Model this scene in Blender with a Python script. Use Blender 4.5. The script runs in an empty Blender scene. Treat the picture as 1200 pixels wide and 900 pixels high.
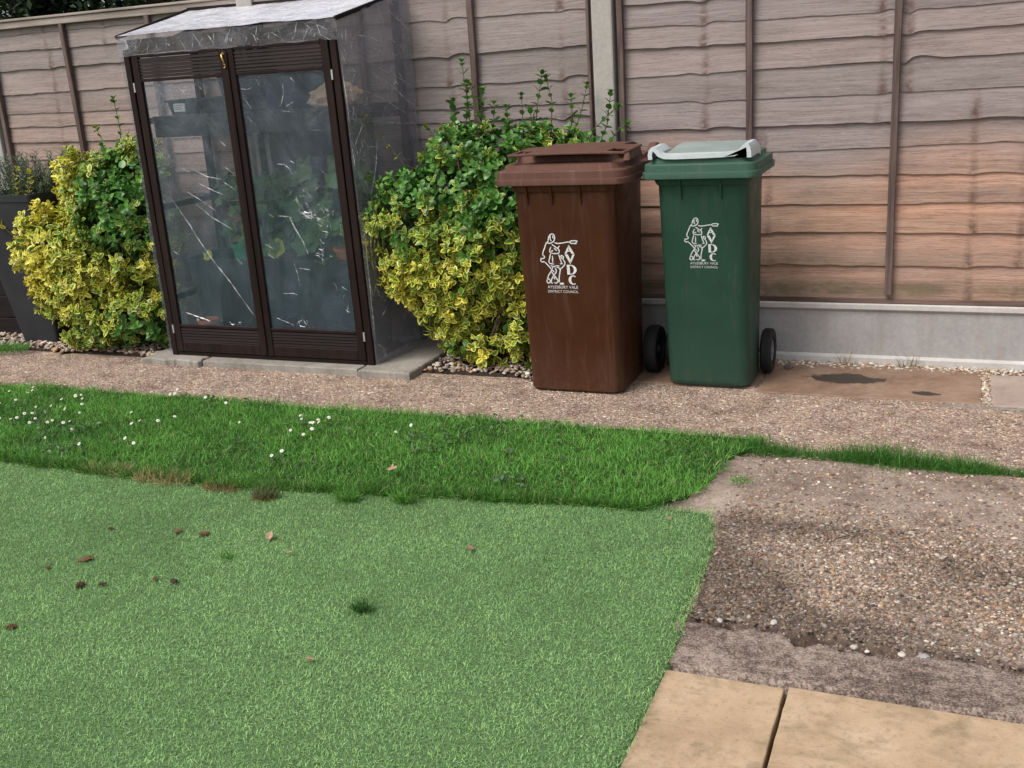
import bpy, bmesh, math, random
import numpy as np
from mathutils import Vector, Matrix
from mathutils import noise as mnoise

random.seed(7)
rng = np.random.default_rng(11)
SC = bpy.context.scene
COL = SC.collection
R = math.radians

# ------------------------------------------------------------------ camera, sky, sun
cam_d = bpy.data.cameras.new('camera')
cam = bpy.data.objects.new('camera', cam_d)
COL.objects.link(cam)
cam_d.sensor_fit = 'HORIZONTAL'
cam_d.sensor_width = 36.0
cam_d.lens = 1240 / 1200 * 36.0
cam_d.clip_start = 0.05
cam_d.clip_end = 500
_rt = (0.92316596, 0.37887826, -0.06492982)
_up = (-0.05375977, 0.29450393, 0.95413695)
_fw = (-0.38062383, 0.87733614, -0.29224441)
cam.matrix_world = Matrix(((_rt[0], _up[0], -_fw[0], 1.5473), (_rt[1], _up[1], -_fw[1], -4.9303),
                           (_rt[2], _up[2], -_fw[2], 1.4332), (0, 0, 0, 1)))
SC.camera = cam

SUN_EL, SUN_AZ = R(54), R(212)      # azimuth measured clockwise from +Y: the light comes from behind the camera's left shoulder
world = bpy.data.worlds.new('World')
SC.world = world
world.use_nodes = True
wn = world.node_tree
wn.nodes.clear()
sky = wn.nodes.new('ShaderNodeTexSky')
sky.sky_type = 'NISHITA'
sky.sun_disc = False
sky.sun_elevation = SUN_EL
sky.sun_rotation = SUN_AZ
sky.air_density = 1.0
sky.dust_density = 3.0
hs = wn.nodes.new('ShaderNodeHueSaturation')
hs.inputs['Saturation'].default_value = 0.35
bg = wn.nodes.new('ShaderNodeBackground')
bg.inputs['Strength'].default_value = 0.12
wo = wn.nodes.new('ShaderNodeOutputWorld')
wn.links.new(sky.outputs[0], hs.inputs['Color'])
wn.links.new(hs.outputs[0], bg.inputs['Color'])
wn.links.new(bg.outputs[0], wo.inputs['Surface'])

sun_d = bpy.data.lights.new('sun', 'SUN')
sun_d.energy = 1.9
sun_d.angle = R(30)
sun_d.color = (1.0, 0.95, 0.89)
sun = bpy.data.objects.new('sun', sun_d)
COL.objects.link(sun)
_sd = Vector((math.sin(SUN_AZ) * math.cos(SUN_EL), math.cos(SUN_AZ) * math.cos(SUN_EL), math.sin(SUN_EL)))
sun.rotation_euler = _sd.to_track_quat('Z', 'Y').to_euler()
sun.location = _sd * 20

SC.view_settings.view_transform = 'Standard'
SC.view_settings.look = 'None'
SC.view_settings.exposure = 0.57
SC.view_settings.gamma = 1.0
SC.view_settings.use_curve_mapping = False
SC.render.engine = 'CYCLES'
SC.cycles.transparent_max_bounces = 24
SC.cycles.max_bounces = 8

# ------------------------------------------------------------------ node helper
class G:
    def __init__(self, name):
        self.m = bpy.data.materials.new(name)
        self.m.use_nodes = True
        self.t = self.m.node_tree
        self.t.nodes.clear()
        self.out = self.t.nodes.new('ShaderNodeOutputMaterial')

    def n(self, typ, ins=None, **props):
        nd = self.t.nodes.new(typ)
        for k, v in props.items():
            setattr(nd, k, v)
        for k, v in (ins or {}).items():
            self.put(nd.inputs[k], v)
        return nd

    def put(self, sock, v):
        if isinstance(v, bpy.types.NodeSocket):
            self.t.links.new(v, sock)
        else:
            if sock.type == 'RGBA' and hasattr(v, '__len__') and len(v) == 3:
                v = (*v, 1.0)
            sock.default_value = v

    def coord(self, scale=(1, 1, 1), kind='Object'):
        tc = self.n('ShaderNodeTexCoord')
        mp = self.n('ShaderNodeMapping', {'Vector': tc.outputs[kind], 'Scale': scale})
        return mp.outputs[0]

    def noise(self, scale, vec=None, detail=4.0, rough=0.55, dist=0.0, out='Fac'):
        ins = {'Scale': scale, 'Detail': detail, 'Roughness': rough, 'Distortion': dist}
        if vec is not None:
            ins['Vector'] = vec
        return self.n('ShaderNodeTexNoise', ins).outputs[out]

    def vor(self, scale, vec=None, feature='F1', out='Distance', rnd=1.0):
        ins = {'Scale': scale, 'Randomness': rnd}
        if vec is not None:
            ins['Vector'] = vec
        return self.n('ShaderNodeTexVoronoi', ins, feature=feature).outputs[out]

    def ramp(self, fac, stops, interp='LINEAR'):
        nd = self.n('ShaderNodeValToRGB', {'Fac': fac})
        cr = nd.color_ramp
        cr.interpolation = interp
        while len(cr.elements) < len(stops):
            cr.elements.new(0.5)
        for e, (p, c) in zip(cr.elements, stops):
            e.position = p
            if not hasattr(c, '__len__'):
                c = (c, c, c)
            e.color = (*c[:3], 1)
        return nd.outputs[0]

    def mix(self, fac, a, b, blend='MIX'):
        nd = self.n('ShaderNodeMix', data_type='RGBA', blend_type=blend)
        self.put(nd.inputs[0], fac)
        self.put(nd.inputs[6], a)
        self.put(nd.inputs[7], b)
        return nd.outputs[2]

    def math(self, op, a, b=0.5, clamp=False):
        nd = self.n('ShaderNodeMath', operation=op, use_clamp=clamp)
        self.put(nd.inputs[0], a)
        self.put(nd.inputs[1], b)
        return nd.outputs[0]

    def sep(self, v):
        nd = self.n('ShaderNodeSeparateXYZ', {0: v})
        return nd.outputs

    def comb(self, x, y, z):
        return self.n('ShaderNodeCombineXYZ', {0: x, 1: y, 2: z}).outputs[0]

    def attr(self, name):
        return self.n('ShaderNodeAttribute', attribute_name=name)

    def bump(self, h, strength=0.4, dist=0.01):
        return self.n('ShaderNodeBump', {'Height': h, 'Strength': strength, 'Distance': dist}).outputs[0]

    def pbr(self, col, rough=0.6, normal=None, spec=0.5, metal=0.0, **kw):
        p = self.n('ShaderNodeBsdfPrincipled', {'Base Color': col, 'Roughness': rough, 'Metallic': metal, 'Specular IOR Level': spec})
        if normal is not None:
            self.put(p.inputs['Normal'], normal)
        for k, v in kw.items():
            self.put(p.inputs[k], v)
        return p.outputs[0]

    def done(self, shader):
        self.t.links.new(shader, self.out.inputs[0])
        return self.m

M = {}

def plain(name, col, rough=0.6, spec=0.4, var=0.25, scale=18, bump=0.15, bdist=0.002, metal=0.0):
    g = G(name)
    c = g.coord()
    n1 = g.noise(scale, c, 5)
    n2 = g.noise(scale * 9, c, 3)
    col2 = tuple(x * (1 - var) for x in col)
    col3 = tuple(min(1, x * (1 + var)) for x in col)
    k = g.mix(0.35, n1, n2)
    cc = g.ramp(k, [(0.35, col2), (0.65, col3)])
    rr = g.ramp(n1, [(0.3, max(0, rough - 0.1)), (0.7, min(1, rough + 0.1))])
    M[name] = g.done(g.pbr(cc, rr, g.bump(k, bump, bdist), spec, metal))
    return M[name]

# fence wood: colour attribute = (board random, knot mask, stain, algae), extra attribute 'bv' = height across the board
g = G('fence_wood')
at = g.attr('Col')
r_, kn_, st_ = g.n('ShaderNodeSeparateColor', {0: at.outputs['Color']}).outputs[:3]
al_ = at.outputs['Alpha']
bv = g.attr('bv').outputs['Fac']
x, y, z = g.sep(g.coord())
off = g.math('MULTIPLY', r_, 37.0)
kwarp = g.math('MULTIPLY', kn_, 0.010)
zz = g.math('ADD', z, kwarp)
gv = g.comb(g.math('ADD', x, off), off, g.math('MULTIPLY', zz, 26.0))
grain = g.noise(1.6, gv, 7, 0.62, 0.6)
gv2 = g.comb(g.math('MULTIPLY', g.math('ADD', x, off), 4.0), off, g.math('MULTIPLY', zz, 150.0))
fine = g.noise(1.0, gv2, 4, 0.6)
blot = g.noise(2.3, g.comb(g.math('ADD', x, off), off, g.math('MULTIPLY', z, 3.0)), 4, 0.6)
vfine = g.noise(1.0, g.comb(g.math('MULTIPLY', g.math('ADD', x, off), 22.0), off, g.math('MULTIPLY', zz, 420.0)), 3, 0.6)
gr = g.mix(0.30, g.mix(0.58, grain, fine), vfine)
grey = g.ramp(gr, [(0.33, (0.160, 0.130, 0.120)), (0.45, (0.268, 0.226, 0.213)), (0.60, (0.342, 0.294, 0.278))])
brownish = g.ramp(gr, [(0.32, (0.21, 0.110, 0.072)), (0.46, (0.44, 0.262, 0.185)), (0.60, (0.56, 0.365, 0.27))])
stm = g.math('MULTIPLY', st_, g.ramp(blot, [(0.30, 0.6), (0.6, 1.0)]))
c1 = g.mix(stm, grey, brownish)
# the upper half of a stained board keeps its orange, the lower half has weathered to grey-brown
low = g.ramp(g.math('ADD', bv, g.math('MULTIPLY', g.math('SUBTRACT', blot, 0.5), 0.7)), [(0.45, 0.0), (0.68, 1.0)])
c1 = g.mix(g.math('MULTIPLY', g.math('MULTIPLY', low, st_), 0.42), c1, g.ramp(gr, [(0.3, (0.12, 0.085, 0.06)), (0.62, (0.30, 0.235, 0.19))]))
tint = g.ramp(r_, [(0.0, (0.80, 0.80, 0.80)), (0.35, (1.0, 0.97, 0.95)), (0.7, (0.92, 0.90, 0.92)), (1.0, (1.10, 1.04, 1.0))])
c1 = g.mix(1.0, c1, tint, 'MULTIPLY')
alg = g.math('MULTIPLY', al_, g.ramp(g.noise(5.0, g.comb(x, off, g.math('MULTIPLY', z, 2.2)), 6, 0.65), [(0.36, 0.0), (0.58, 1.0)]))
c1 = g.mix(g.math('MULTIPLY', alg, 0.75), c1, (0.105, 0.095, 0.042))
stn = g.noise(1.1, g.comb(g.math('MULTIPLY', x, 1.3), off, g.math('MULTIPLY', z, 5.0)), 5, 0.7)
c1 = g.mix(g.ramp(stn, [(0.5, 0.0), (0.72, 0.42)]), c1, (0.115, 0.09, 0.082))
knn = g.noise(30, g.comb(x, off, g.math('MULTIPLY', z, 1.6)), 3, 0.6)
km = g.math('MULTIPLY', g.ramp(kn_, [(0.25, 0.0), (0.8, 1.0)]), g.ramp(knn, [(0.35, 0.15), (0.55, 1.0)]))
c1 = g.mix(g.math('MULTIPLY', km, 0.9), c1, (0.10, 0.055, 0.04))
# fine drying cracks and pale weathered flecks along the grain
ck = g.noise(1.0, g.comb(g.math('MULTIPLY', g.math('ADD', x, off), 2.2), off, g.math('MULTIPLY', zz, 55.0)), 5, 0.7, 0.3)
c1 = g.mix(g.ramp(g.math('ABSOLUTE', g.math('SUBTRACT', ck, 0.5)), [(0.0, 0.6), (0.014, 0.0)]), c1, (0.09, 0.068, 0.06))
fl = g.noise(1.0, g.comb(g.math('MULTIPLY', g.math('ADD', x, off), 38.0), off, g.math('MULTIPLY', zz, 230.0)), 2, 0.5)
c1 = g.mix(g.ramp(fl, [(0.66, 0.0), (0.76, 0.35)]), c1, (0.50, 0.45, 0.43))
M['fence_wood'] = g.done(g.pbr(c1, 0.82, g.bump(gr, 0.55, 0.004), 0.2))

def timber(name, a, b, rough=0.75, sc=(3, 40, 40)):
    g = G(name)
    v = g.coord(sc)
    n = g.noise(1.0, v, 6, 0.6, 0.4)
    n2 = g.noise(0.8, g.coord((6, 6, 6)), 4)
    c = g.mix(g.ramp(n2, [(0.4, 0.0), (0.7, 0.5)]), g.ramp(n, [(0.3, a), (0.65, b)]), a)
    M[name] = g.done(g.pbr(c, rough, g.bump(n, 0.4, 0.003), 0.14))

timber('batten_wood', (0.060, 0.039, 0.033), (0.185, 0.135, 0.122), 0.8, (40, 40, 2.5))
timber('rail_wood', (0.075, 0.046, 0.036), (0.20, 0.135, 0.115), 0.8, (2.5, 40, 40))
timber('capping_wood', (0.20, 0.165, 0.14), (0.40, 0.34, 0.30), 0.8, (2.5, 40, 40))
timber('dark_stained_wood', (0.011, 0.0062, 0.0058), (0.023, 0.0132, 0.0118), 0.5, (30, 30, 2.5))
timber('dark_stained_wood_cross', (0.010, 0.006, 0.0055), (0.021, 0.0125, 0.011), 0.5, (2.5, 30, 30))
timber('black_brown_wood', (0.008, 0.006, 0.006), (0.020, 0.015, 0.014), 0.7, (2.5, 30, 30))

# concrete (post, gravel board)
def concrete(name, a, b, streak=(0.3, 0.2, 0.15), st=0.35, sp=220):
    g = G(name)
    v = g.coord()
    big = g.noise(3.0, v, 6, 0.6)
    fine = g.noise(60, v, 4, 0.6)
    pits = g.vor(sp, v)
    c = g.ramp(g.mix(0.4, big, fine), [(0.32, a), (0.66, b)])
    sv = g.noise(1.0, g.coord((9, 9, 0.8)), 4, 0.6)
    c = g.mix(g.ramp(sv, [(0.52, 0.0), (0.75, st)]), c, streak)
    c = g.mix(g.ramp(pits, [(0.06, 0.55), (0.16, 0.0)]), c, (0.10, 0.09, 0.085))
    M[name] = g.done(g.pbr(c, 0.88, g.bump(g.mix(0.5, fine, pits), 0.35, 0.003), 0.2))
concrete('post_concrete', (0.285, 0.268, 0.246), (0.42, 0.395, 0.362), (0.25, 0.22, 0.19), 0.3)
concrete('board_concrete', (0.275, 0.262, 0.255), (0.405, 0.388, 0.376), (0.26, 0.21, 0.17), 0.6)
concrete('lip_concrete', (0.42, 0.40, 0.375), (0.56, 0.53, 0.50), (0.3, 0.26, 0.22), 0.3)
concrete('grey_slab', (0.16, 0.145, 0.125), (0.34, 0.31, 0.27), (0.13, 0.11, 0.085), 0.5)
concrete('rose_slab', (0.28, 0.215, 0.18), (0.40, 0.32, 0.27), (0.18, 0.14, 0.12), 0.5)

# exposed-aggregate path
g = G('aggregate_path')
v = g.coord()
wv = g.mix(0.012, v, g.noise(9, v, 3, out='Color'))
e1 = g.vor(82, wv, 'DISTANCE_TO_EDGE')
k1 = g.n('ShaderNodeSeparateColor', {0: g.vor(82, wv, 'F1', 'Color')}).outputs
e2 = g.vor(150, wv, 'DISTANCE_TO_EDGE')
k2 = g.n('ShaderNodeSeparateColor', {0: g.vor(150, wv, 'F1', 'Color')}).outputs
pal = [(0.0, (0.155, 0.098, 0.075)), (0.15, (0.33, 0.225, 0.175)), (0.36, (0.45, 0.35, 0.27)), (0.58, (0.52, 0.40, 0.325)),
       (0.76, (0.60, 0.49, 0.37)), (0.88, (0.34, 0.215, 0.14)), (0.95, (0.80, 0.72, 0.62))]
ca = g.ramp(k1[0], pal, 'CONSTANT')
cb = g.ramp(k2[1], pal, 'CONSTANT')
pick = g.ramp(k1[2], [(0.0, 0.0), (0.45, 1.0)], 'CONSTANT')
cc = g.mix(pick, ca, cb)
ee = g.math('ADD', g.math('MULTIPLY', e1, g.math('SUBTRACT', 1.0, pick)), g.math('MULTIPLY', e2, g.math('MULTIPLY', pick, 1.4)))
cem = g.ramp(g.noise(14, v, 5), [(0.35, (0.24, 0.17, 0.14)), (0.65, (0.42, 0.325, 0.275))])
cc = g.mix(g.ramp(ee, [(0.02, 1.0), (0.12, 0.0)]), cc, cem)
blo = g.noise(1.7, v, 5, 0.6)
blo2 = g.noise(5.5, v, 5, 0.65)
cc = g.mix(g.ramp(blo, [(0.40, 0.0), (0.68, 0.55)]), cc, g.mix(0.5, cc, (0.42, 0.30, 0.26)))
cc = g.mix(1.0, cc, g.ramp(blo2, [(0.32, (0.60, 0.55, 0.52)), (0.48, (0.96, 0.94, 0.92)), (0.7, (1.14, 1.10, 1.03))]), 'MULTIPLY')
cc = g.mix(g.ramp(g.noise(3.1, v, 5, 0.6, 0.8), [(0.56, 0.0), (0.72, 0.4)]), cc, g.mix(0.5, cc, (0.46, 0.35, 0.18)))
M['aggregate_path'] = g.done(g.pbr(cc, 0.85, g.bump(g.ramp(ee, [(0.0, 0.0), (0.3, 1.0)]), 0.8, 0.005), 0.25))

# worn rough concrete
g = G('worn_concrete')
v = g.coord()
n1 = g.noise(2.2, v, 6, 0.62)
n2 = g.noise(9, v, 6, 0.65)
n3 = g.noise(55, v, 5, 0.7)
n4 = g.noise(130, v, 4, 0.7)
f = g.math('ADD', g.math('MULTIPLY', g.mix(0.5, n1, n2), 0.5), g.math('ADD', g.math('MULTIPLY', n4, 0.22), g.math('MULTIPLY', n3, 0.28)))
c = g.ramp(f, [(0.38, (0.085, 0.061, 0.050)), (0.45, (0.175, 0.128, 0.102)), (0.53, (0.285, 0.220, 0.178)), (0.64, (0.40, 0.325, 0.265))])
at = g.attr('Col')
sepc = g.n('ShaderNodeSeparateColor', {0: at.outputs['Color']}).outputs
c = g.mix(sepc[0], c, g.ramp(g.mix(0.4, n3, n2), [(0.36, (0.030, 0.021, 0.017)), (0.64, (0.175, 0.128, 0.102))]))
c = g.mix(sepc[1], c, g.ramp(g.mix(0.5, n3, n2), [(0.3, (0.25, 0.19, 0.15)), (0.68, (0.46, 0.38, 0.31))]))
e = g.vor(150, v, 'DISTANCE_TO_EDGE')
kc = g.n('ShaderNodeSeparateColor', {0: g.vor(150, v, 'F1', 'Color')}).outputs
peb = g.ramp(kc[0], [(0.0, (0.12, 0.08, 0.065)), (0.3, (0.33, 0.23, 0.165)), (0.55, (0.42, 0.34, 0.27)), (0.8, (0.26, 0.145, 0.09)), (0.93, (0.55, 0.50, 0.43))], 'CONSTANT')
pm = g.math('MULTIPLY', g.ramp(kc[1], [(0.0, 0.0), (0.6, 1.0)], 'CONSTANT'), g.ramp(e, [(0.05, 0.0), (0.12, 0.8)]))
c = g.mix(g.math('MULTIPLY', pm, sepc[2]), c, peb)
pit = g.vor(95, g.mix(0.02, v, g.noise(30, v, 3, out='Color')))
c = g.mix(g.math('MULTIPLY', g.ramp(pit, [(0.10, 0.75), (0.26, 0.0)]), g.ramp(n2, [(0.42, 0.0), (0.58, 1.0)])), c, (0.06, 0.043, 0.034))
M['worn_concrete'] = g.done(g.pbr(c, 0.9, g.bump(g.mix(0.5, n3, g.math('MULTIPLY', pm, 0.8)), 0.8, 0.008), 0.2))

# cement strip
g = G('cement_strip')
v = g.coord()
n1 = g.noise(5, v, 7, 0.7)
n2 = g.noise(45, v, 6, 0.72)
n3 = g.noise(170, v, 4, 0.7)
f = g.math('ADD', g.math('MULTIPLY', n1, 0.28), g.math('ADD', g.math('MULTIPLY', n2, 0.32), g.math('MULTIPLY', n3, 0.40)))
c = g.ramp(f, [(0.42, (0.060, 0.044, 0.036)), (0.48, (0.130, 0.097, 0.079)), (0.52, (0.235, 0.180, 0.149)), (0.575, (0.345, 0.278, 0.236))])
M['cement_strip'] = g.done(g.pbr(c, 0.9, g.bump(f, 0.6, 0.006), 0.2))

# buff sandstone paving
g = G('buff_sandstone')
v = g.coord()
n1 = g.noise(3.5, v, 5, 0.6)
n2 = g.noise(24, v, 6, 0.65)
rv = g.noise(2.0, g.coord((2.0, 5.0, 1.0)), 6, 0.7, 1.2)
c = g.ramp(g.mix(0.3, n1, n2), [(0.35, (0.31, 0.212, 0.130)), (0.5, (0.415, 0.296, 0.188)), (0.66, (0.49, 0.365, 0.245))])
c = g.mix(g.ramp(rv, [(0.48, 0.0), (0.66, 0.7)]), c, (0.25, 0.185, 0.105))
c = g.mix(g.ramp(g.noise(11, v, 7, 0.7), [(0.54, 0.0), (0.72, 0.65)]), c, (0.165, 0.125, 0.075))
c = g.mix(g.ramp(g.noise(70, v, 6, 0.75), [(0.54, 0.0), (0.68, 0.6)]), c, (0.20, 0.145, 0.085))
c = g.mix(g.ramp(g.noise(240, v, 3, 0.6), [(0.60, 0.0), (0.72, 0.6)]), c, (0.17, 0.12, 0.07))
M['buff_sandstone'] = g.done(g.pbr(c, 0.78, g.bump(g.mix(0.5, n2, rv), 0.35, 0.008), 0.3))

# brown slab with a damp patch
g = G('brown_slab')
v = g.coord()
n1 = g.noise(4, v, 5, 0.6)
n2 = g.noise(30, v, 6, 0.65)
c = g.ramp(g.mix(0.4, n1, n2), [(0.33, (0.140, 0.085, 0.056)), (0.5, (0.225, 0.145, 0.100)), (0.67, (0.30, 0.21, 0.155))])
x, y, z = g.sep(v)
# two damp blotches
def blob(cx, cy, sx, sy):
    dx = g.math('DIVIDE', g.math('SUBTRACT', x, cx), sx)
    dy = g.math('DIVIDE', g.math('SUBTRACT', y, cy), sy)
    d = g.math('SQRT', g.math('ADD', g.math('MULTIPLY', dx, dx), g.math('MULTIPLY', dy, dy)))
    d = g.math('ADD', d, g.math('MULTIPLY', g.math('SUBTRACT', g.noise(22, v, 5, 0.7), 0.5), 1.5))
    return g.ramp(d, [(0.80, 1.0), (0.92, 0.0)])
wet = g.math('MAXIMUM', blob(-0.10, 0.02, 0.17, 0.085), blob(0.23, -0.135, 0.065, 0.03))
wet = g.math('MULTIPLY', wet, g.attr('wet').outputs['Fac'])
c = g.mix(wet, c, (0.042, 0.031, 0.024))
M['brown_slab'] = g.done(g.pbr(c, g.ramp(wet, [(0, 0.75), (1, 0.45)]), g.bump(n2, 0.3, 0.004), 0.3))

# stones, soil
g = G('stone_mix')
at = g.attr('Col')
n = g.noise(60, g.coord(), 4)
M['stone_mix'] = g.done(g.pbr(g.mix(1.0, at.outputs['Color'], g.ramp(n, [(0.3, 0.75), (0.7, 1.15)]), 'MULTIPLY'), 0.75, g.bump(n, 0.2, 0.002), 0.3))
plain('soil', (0.035, 0.026, 0.020), 0.95, 0.1, 0.5, 25, 0.8, 0.01)
plain('rough_ground', (0.20, 0.16, 0.13), 0.95, 0.1, 0.35, 6, 0.6, 0.01)

# grasses: 'Col' carries the blade colour
def blade_mat(name, trans=0.25, rough=0.55, spec=0.3):
    g = G(name)
    at = g.attr('Col')
    p = g.pbr(at.outputs['Color'], rough, None, spec)
    tr = g.n('ShaderNodeBsdfTranslucent', {'Color': at.outputs['Color']}).outputs[0]
    ms = g.n('ShaderNodeMixShader', {0: trans, 1: p, 2: tr}).outputs[0]
    M[name] = g.done(ms)
blade_mat('grass_blade', 0.3)
blade_mat('turf_blade', 0.12, 0.5, 0.35)
blade_mat('petal', 0.2)
g = G('turf_backing')
n = g.noise(140, g.coord(), 4, 0.7)
M['turf_backing'] = g.done(g.pbr(g.ramp(n, [(0.35, (0.030, 0.060, 0.024)), (0.62, (0.12, 0.21, 0.09))]), 0.9, None, 0.1))
g = G('grass_soil')
n = g.noise(70, g.coord(), 4, 0.7)
M['grass_soil'] = g.done(g.pbr(g.ramp(n, [(0.35, (0.012, 0.022, 0.008)), (0.65, (0.04, 0.075, 0.02))]), 0.95, None, 0.1))

# leaves: 'Col' = (variegation, brightness, hue), 'luv' = leaf-local coordinates
def leaf_mat(name, green_a, green_b, yellow, trans=0.28, rough=0.38):
    g = G(name)
    s = g.n('ShaderNodeSeparateColor', {0: g.attr('Col').outputs['Color']}).outputs
    lx, ly, lz = g.sep(g.attr('luv').outputs['Vector'])
    nz = g.noise(120, g.coord(), 2)
    ax = g.math('ABSOLUTE', lx)
    tipd = g.math('ABSOLUTE', g.math('SUBTRACT', g.math('MULTIPLY', ly, 2.0), 1.0))
    edge = g.math('MAXIMUM', ax, g.math('POWER', tipd, 3.0))
    edge = g.math('ADD', edge, g.math('MULTIPLY', g.math('SUBTRACT', nz, 0.5), 0.6))
    edge = g.math('ADD', edge, g.math('SUBTRACT', g.math('MULTIPLY', s[0], 0.62), 0.40))
    mar = g.math('MULTIPLY', g.ramp(edge, [(0.50, 0.0), (0.64, 1.0)]), g.ramp(s[0], [(0.08, 0.0), (0.3, 1.0)]))
    gr = g.mix(s[2], green_a, green_b)
    gr = g.mix(g.ramp(ax, [(0.02, 0.35), (0.12, 0.0)]), gr, tuple(min(1, c * 1.7) for c in green_b))
    yc = g.mix(s[2], yellow, tuple(c * k for c, k in zip(yellow, (0.86, 0.98, 0.85))))
    c = g.mix(mar, gr, yc)
    c = g.mix(1.0, c, g.ramp(s[1], [(0.0, 0.6), (1.0, 1.2)]), 'MULTIPLY')
    p = g.pbr(c, rough, None, 0.45)
    tr = g.n('ShaderNodeBsdfTranslucent', {'Color': c}).outputs[0]
    M[name] = g.done(g.n('ShaderNodeMixShader', {0: trans, 1: p, 2: tr}).outputs[0])
leaf_mat('euonymus_leaf', (0.034, 0.115, 0.022), (0.115, 0.285, 0.046), (0.80, 0.66, 0.105), 0.16)
leaf_mat('dark_tree_leaf', (0.010, 0.024, 0.010), (0.035, 0.068, 0.024), (0.2, 0.2, 0.05), 0.2, 0.45)
leaf_mat('bright_tree_leaf', (0.035, 0.085, 0.022), (0.085, 0.17, 0.045), (0.2, 0.25, 0.05), 0.3, 0.4)
leaf_mat('rosemary_leaf', (0.075, 0.105, 0.075), (0.17, 0.215, 0.155), (0.2, 0.25, 0.1), 0.2, 0.55)
leaf_mat('squash_leaf', (0.055, 0.135, 0.050), (0.13, 0.26, 0.085), (0.62, 0.58, 0.07), 0.3, 0.5)
plain('bark', (0.11, 0.085, 0.065), 0.9, 0.15, 0.4, 30, 0.7, 0.006)
plain('green_stem', (0.07, 0.11, 0.035), 0.6, 0.3, 0.25, 40, 0.1)

# plastics
def bin_plastic(name, col, rough=0.48, dust=(0.3, 0.24, 0.2), dk=0.25):
    g = G(name)
    v = g.coord()
    n1 = g.noise(3.0, v, 5, 0.6)
    n2 = g.noise(260, v, 3, 0.6)
    sc = g.noise(1.0, g.coord((60, 60, 3)), 4, 0.7, 0.6)
    dr = g.noise(1.0, g.coord((26, 26, 1.4)), 5, 0.65, 0.4)
    c = g.ramp(n1, [(0.3, tuple(k * 0.86 for k in col)), (0.7, tuple(k * 1.12 for k in col))])
    x, y, z = g.sep(v)
    low = g.ramp(g.math('ADD', z, g.math('MULTIPLY', g.math('SUBTRACT', n1, 0.5), 0.25)), [(0.0, dk), (0.22, 0.0)])
    c = g.mix(g.math('MULTIPLY', low, g.ramp(g.noise(40, v, 5, 0.7), [(0.4, 0.3), (0.65, 1.0)])), c, dust)
    c = g.mix(g.ramp(dr, [(0.52, 0.0), (0.74, 0.20)]), c, dust)
    c = g.mix(g.ramp(sc, [(0.63, 0.0), (0.72, 0.30)]), c, tuple(min(1, k * 2.2 + 0.03) for k in col))
    c = g.mix(g.ramp(g.vor(38, v), [(0.012, 0.55), (0.03, 0.0)]), c, (0.42, 0.38, 0.34))
    rr = g.ramp(g.noise(12, v, 5), [(0.3, rough - 0.08), (0.7, rough + 0.12)])
    M[name] = g.done(g.pbr(c, rr, g.bump(n2, 0.12, 0.001), 0.22))
bin_plastic('brown_bin_plastic', (0.053, 0.0170, 0.0065), 0.46, (0.20, 0.13, 0.095), 0.16)
bin_plastic('brown_lid_plastic', (0.108, 0.050, 0.036), 0.62, (0.3, 0.2, 0.16), 0.0)
bin_plastic('green_bin_plastic', (0.021, 0.060, 0.039), 0.46, (0.12, 0.13, 0.10), 0.16)
bin_plastic('green_lid_plastic', (0.044, 0.098, 0.069), 0.5, (0.2, 0.2, 0.16), 0.0)
plain('sky_glare_lid_plastic', (0.50, 0.55, 0.56), 0.42, 0.5, 0.08, 9, 0.05)  # pale grey puts the sky's glare on the green lid into its colour
plain('sky_sheen_green_top', (0.235, 0.285, 0.27), 0.4, 0.5, 0.12, 9, 0.05)  # lighter than the lid: sky reflection put into the colour
plain('black_rubber', (0.012, 0.012, 0.013), 0.7, 0.35, 0.3, 60, 0.2)
plain('grey_plastic', (0.16, 0.165, 0.17), 0.5, 0.4, 0.2, 40, 0.1)
plain('black_plastic', (0.016, 0.018, 0.022), 0.5, 0.4, 0.2, 6, 0.0)
plain('navy_plastic', (0.018, 0.030, 0.062), 0.5, 0.4, 0.2, 6, 0.0)
plain('dark_hole', (0.006, 0.005, 0.005), 0.9, 0.05, 0.1, 20, 0.0)
plain('white_print', (0.66, 0.67, 0.67), 0.55, 0.3, 0.15, 90, 0.0)
plain('planter_grey', (0.026, 0.027, 0.031), 0.6, 0.25, 0.2, 8, 0.15)
plain('brass', (0.62, 0.42, 0.12), 0.35, 0.5, 0.2, 60, 0.1, metal=0.9)
plain('galvanised', (0.45, 0.45, 0.44), 0.5, 0.5, 0.2, 60, 0.1, metal=0.6)
plain('terracotta', (0.42, 0.13, 0.06), 0.8, 0.2, 0.2, 30, 0.2)
plain('paper_bag', (0.60, 0.42, 0.28), 0.9, 0.2, 0.2, 25, 0.5, 0.01)
plain('white_label', (0.75, 0.76, 0.76), 0.6, 0.3, 0.05, 20, 0.0)
plain('grey_ink', (0.28, 0.29, 0.30), 0.7, 0.2, 0.05, 20, 0.0)
plain('dead_leaf', (0.22, 0.12, 0.07), 0.8, 0.25, 0.35, 90, 0.3)
plain('pale_dead_leaf', (0.32, 0.215, 0.135), 0.75, 0.3, 0.3, 90, 0.3)
plain('dark_clod', (0.07, 0.043, 0.028), 0.95, 0.1, 0.5, 90, 0.8, 0.006)
plain('red_brown_clod', (0.16, 0.088, 0.052), 0.95, 0.1, 0.4, 90, 0.8, 0.006)
plain('daisy_yellow', (0.65, 0.45, 0.05), 0.8, 0.2, 0.2, 300, 0.2)
plain('green_tub', (0.02, 0.22, 0.12), 0.5, 0.4, 0.15, 30, 0.1)
plain('compost', (0.030, 0.021, 0.016), 0.95, 0.1, 0.5, 60, 0.8, 0.01)

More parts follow.
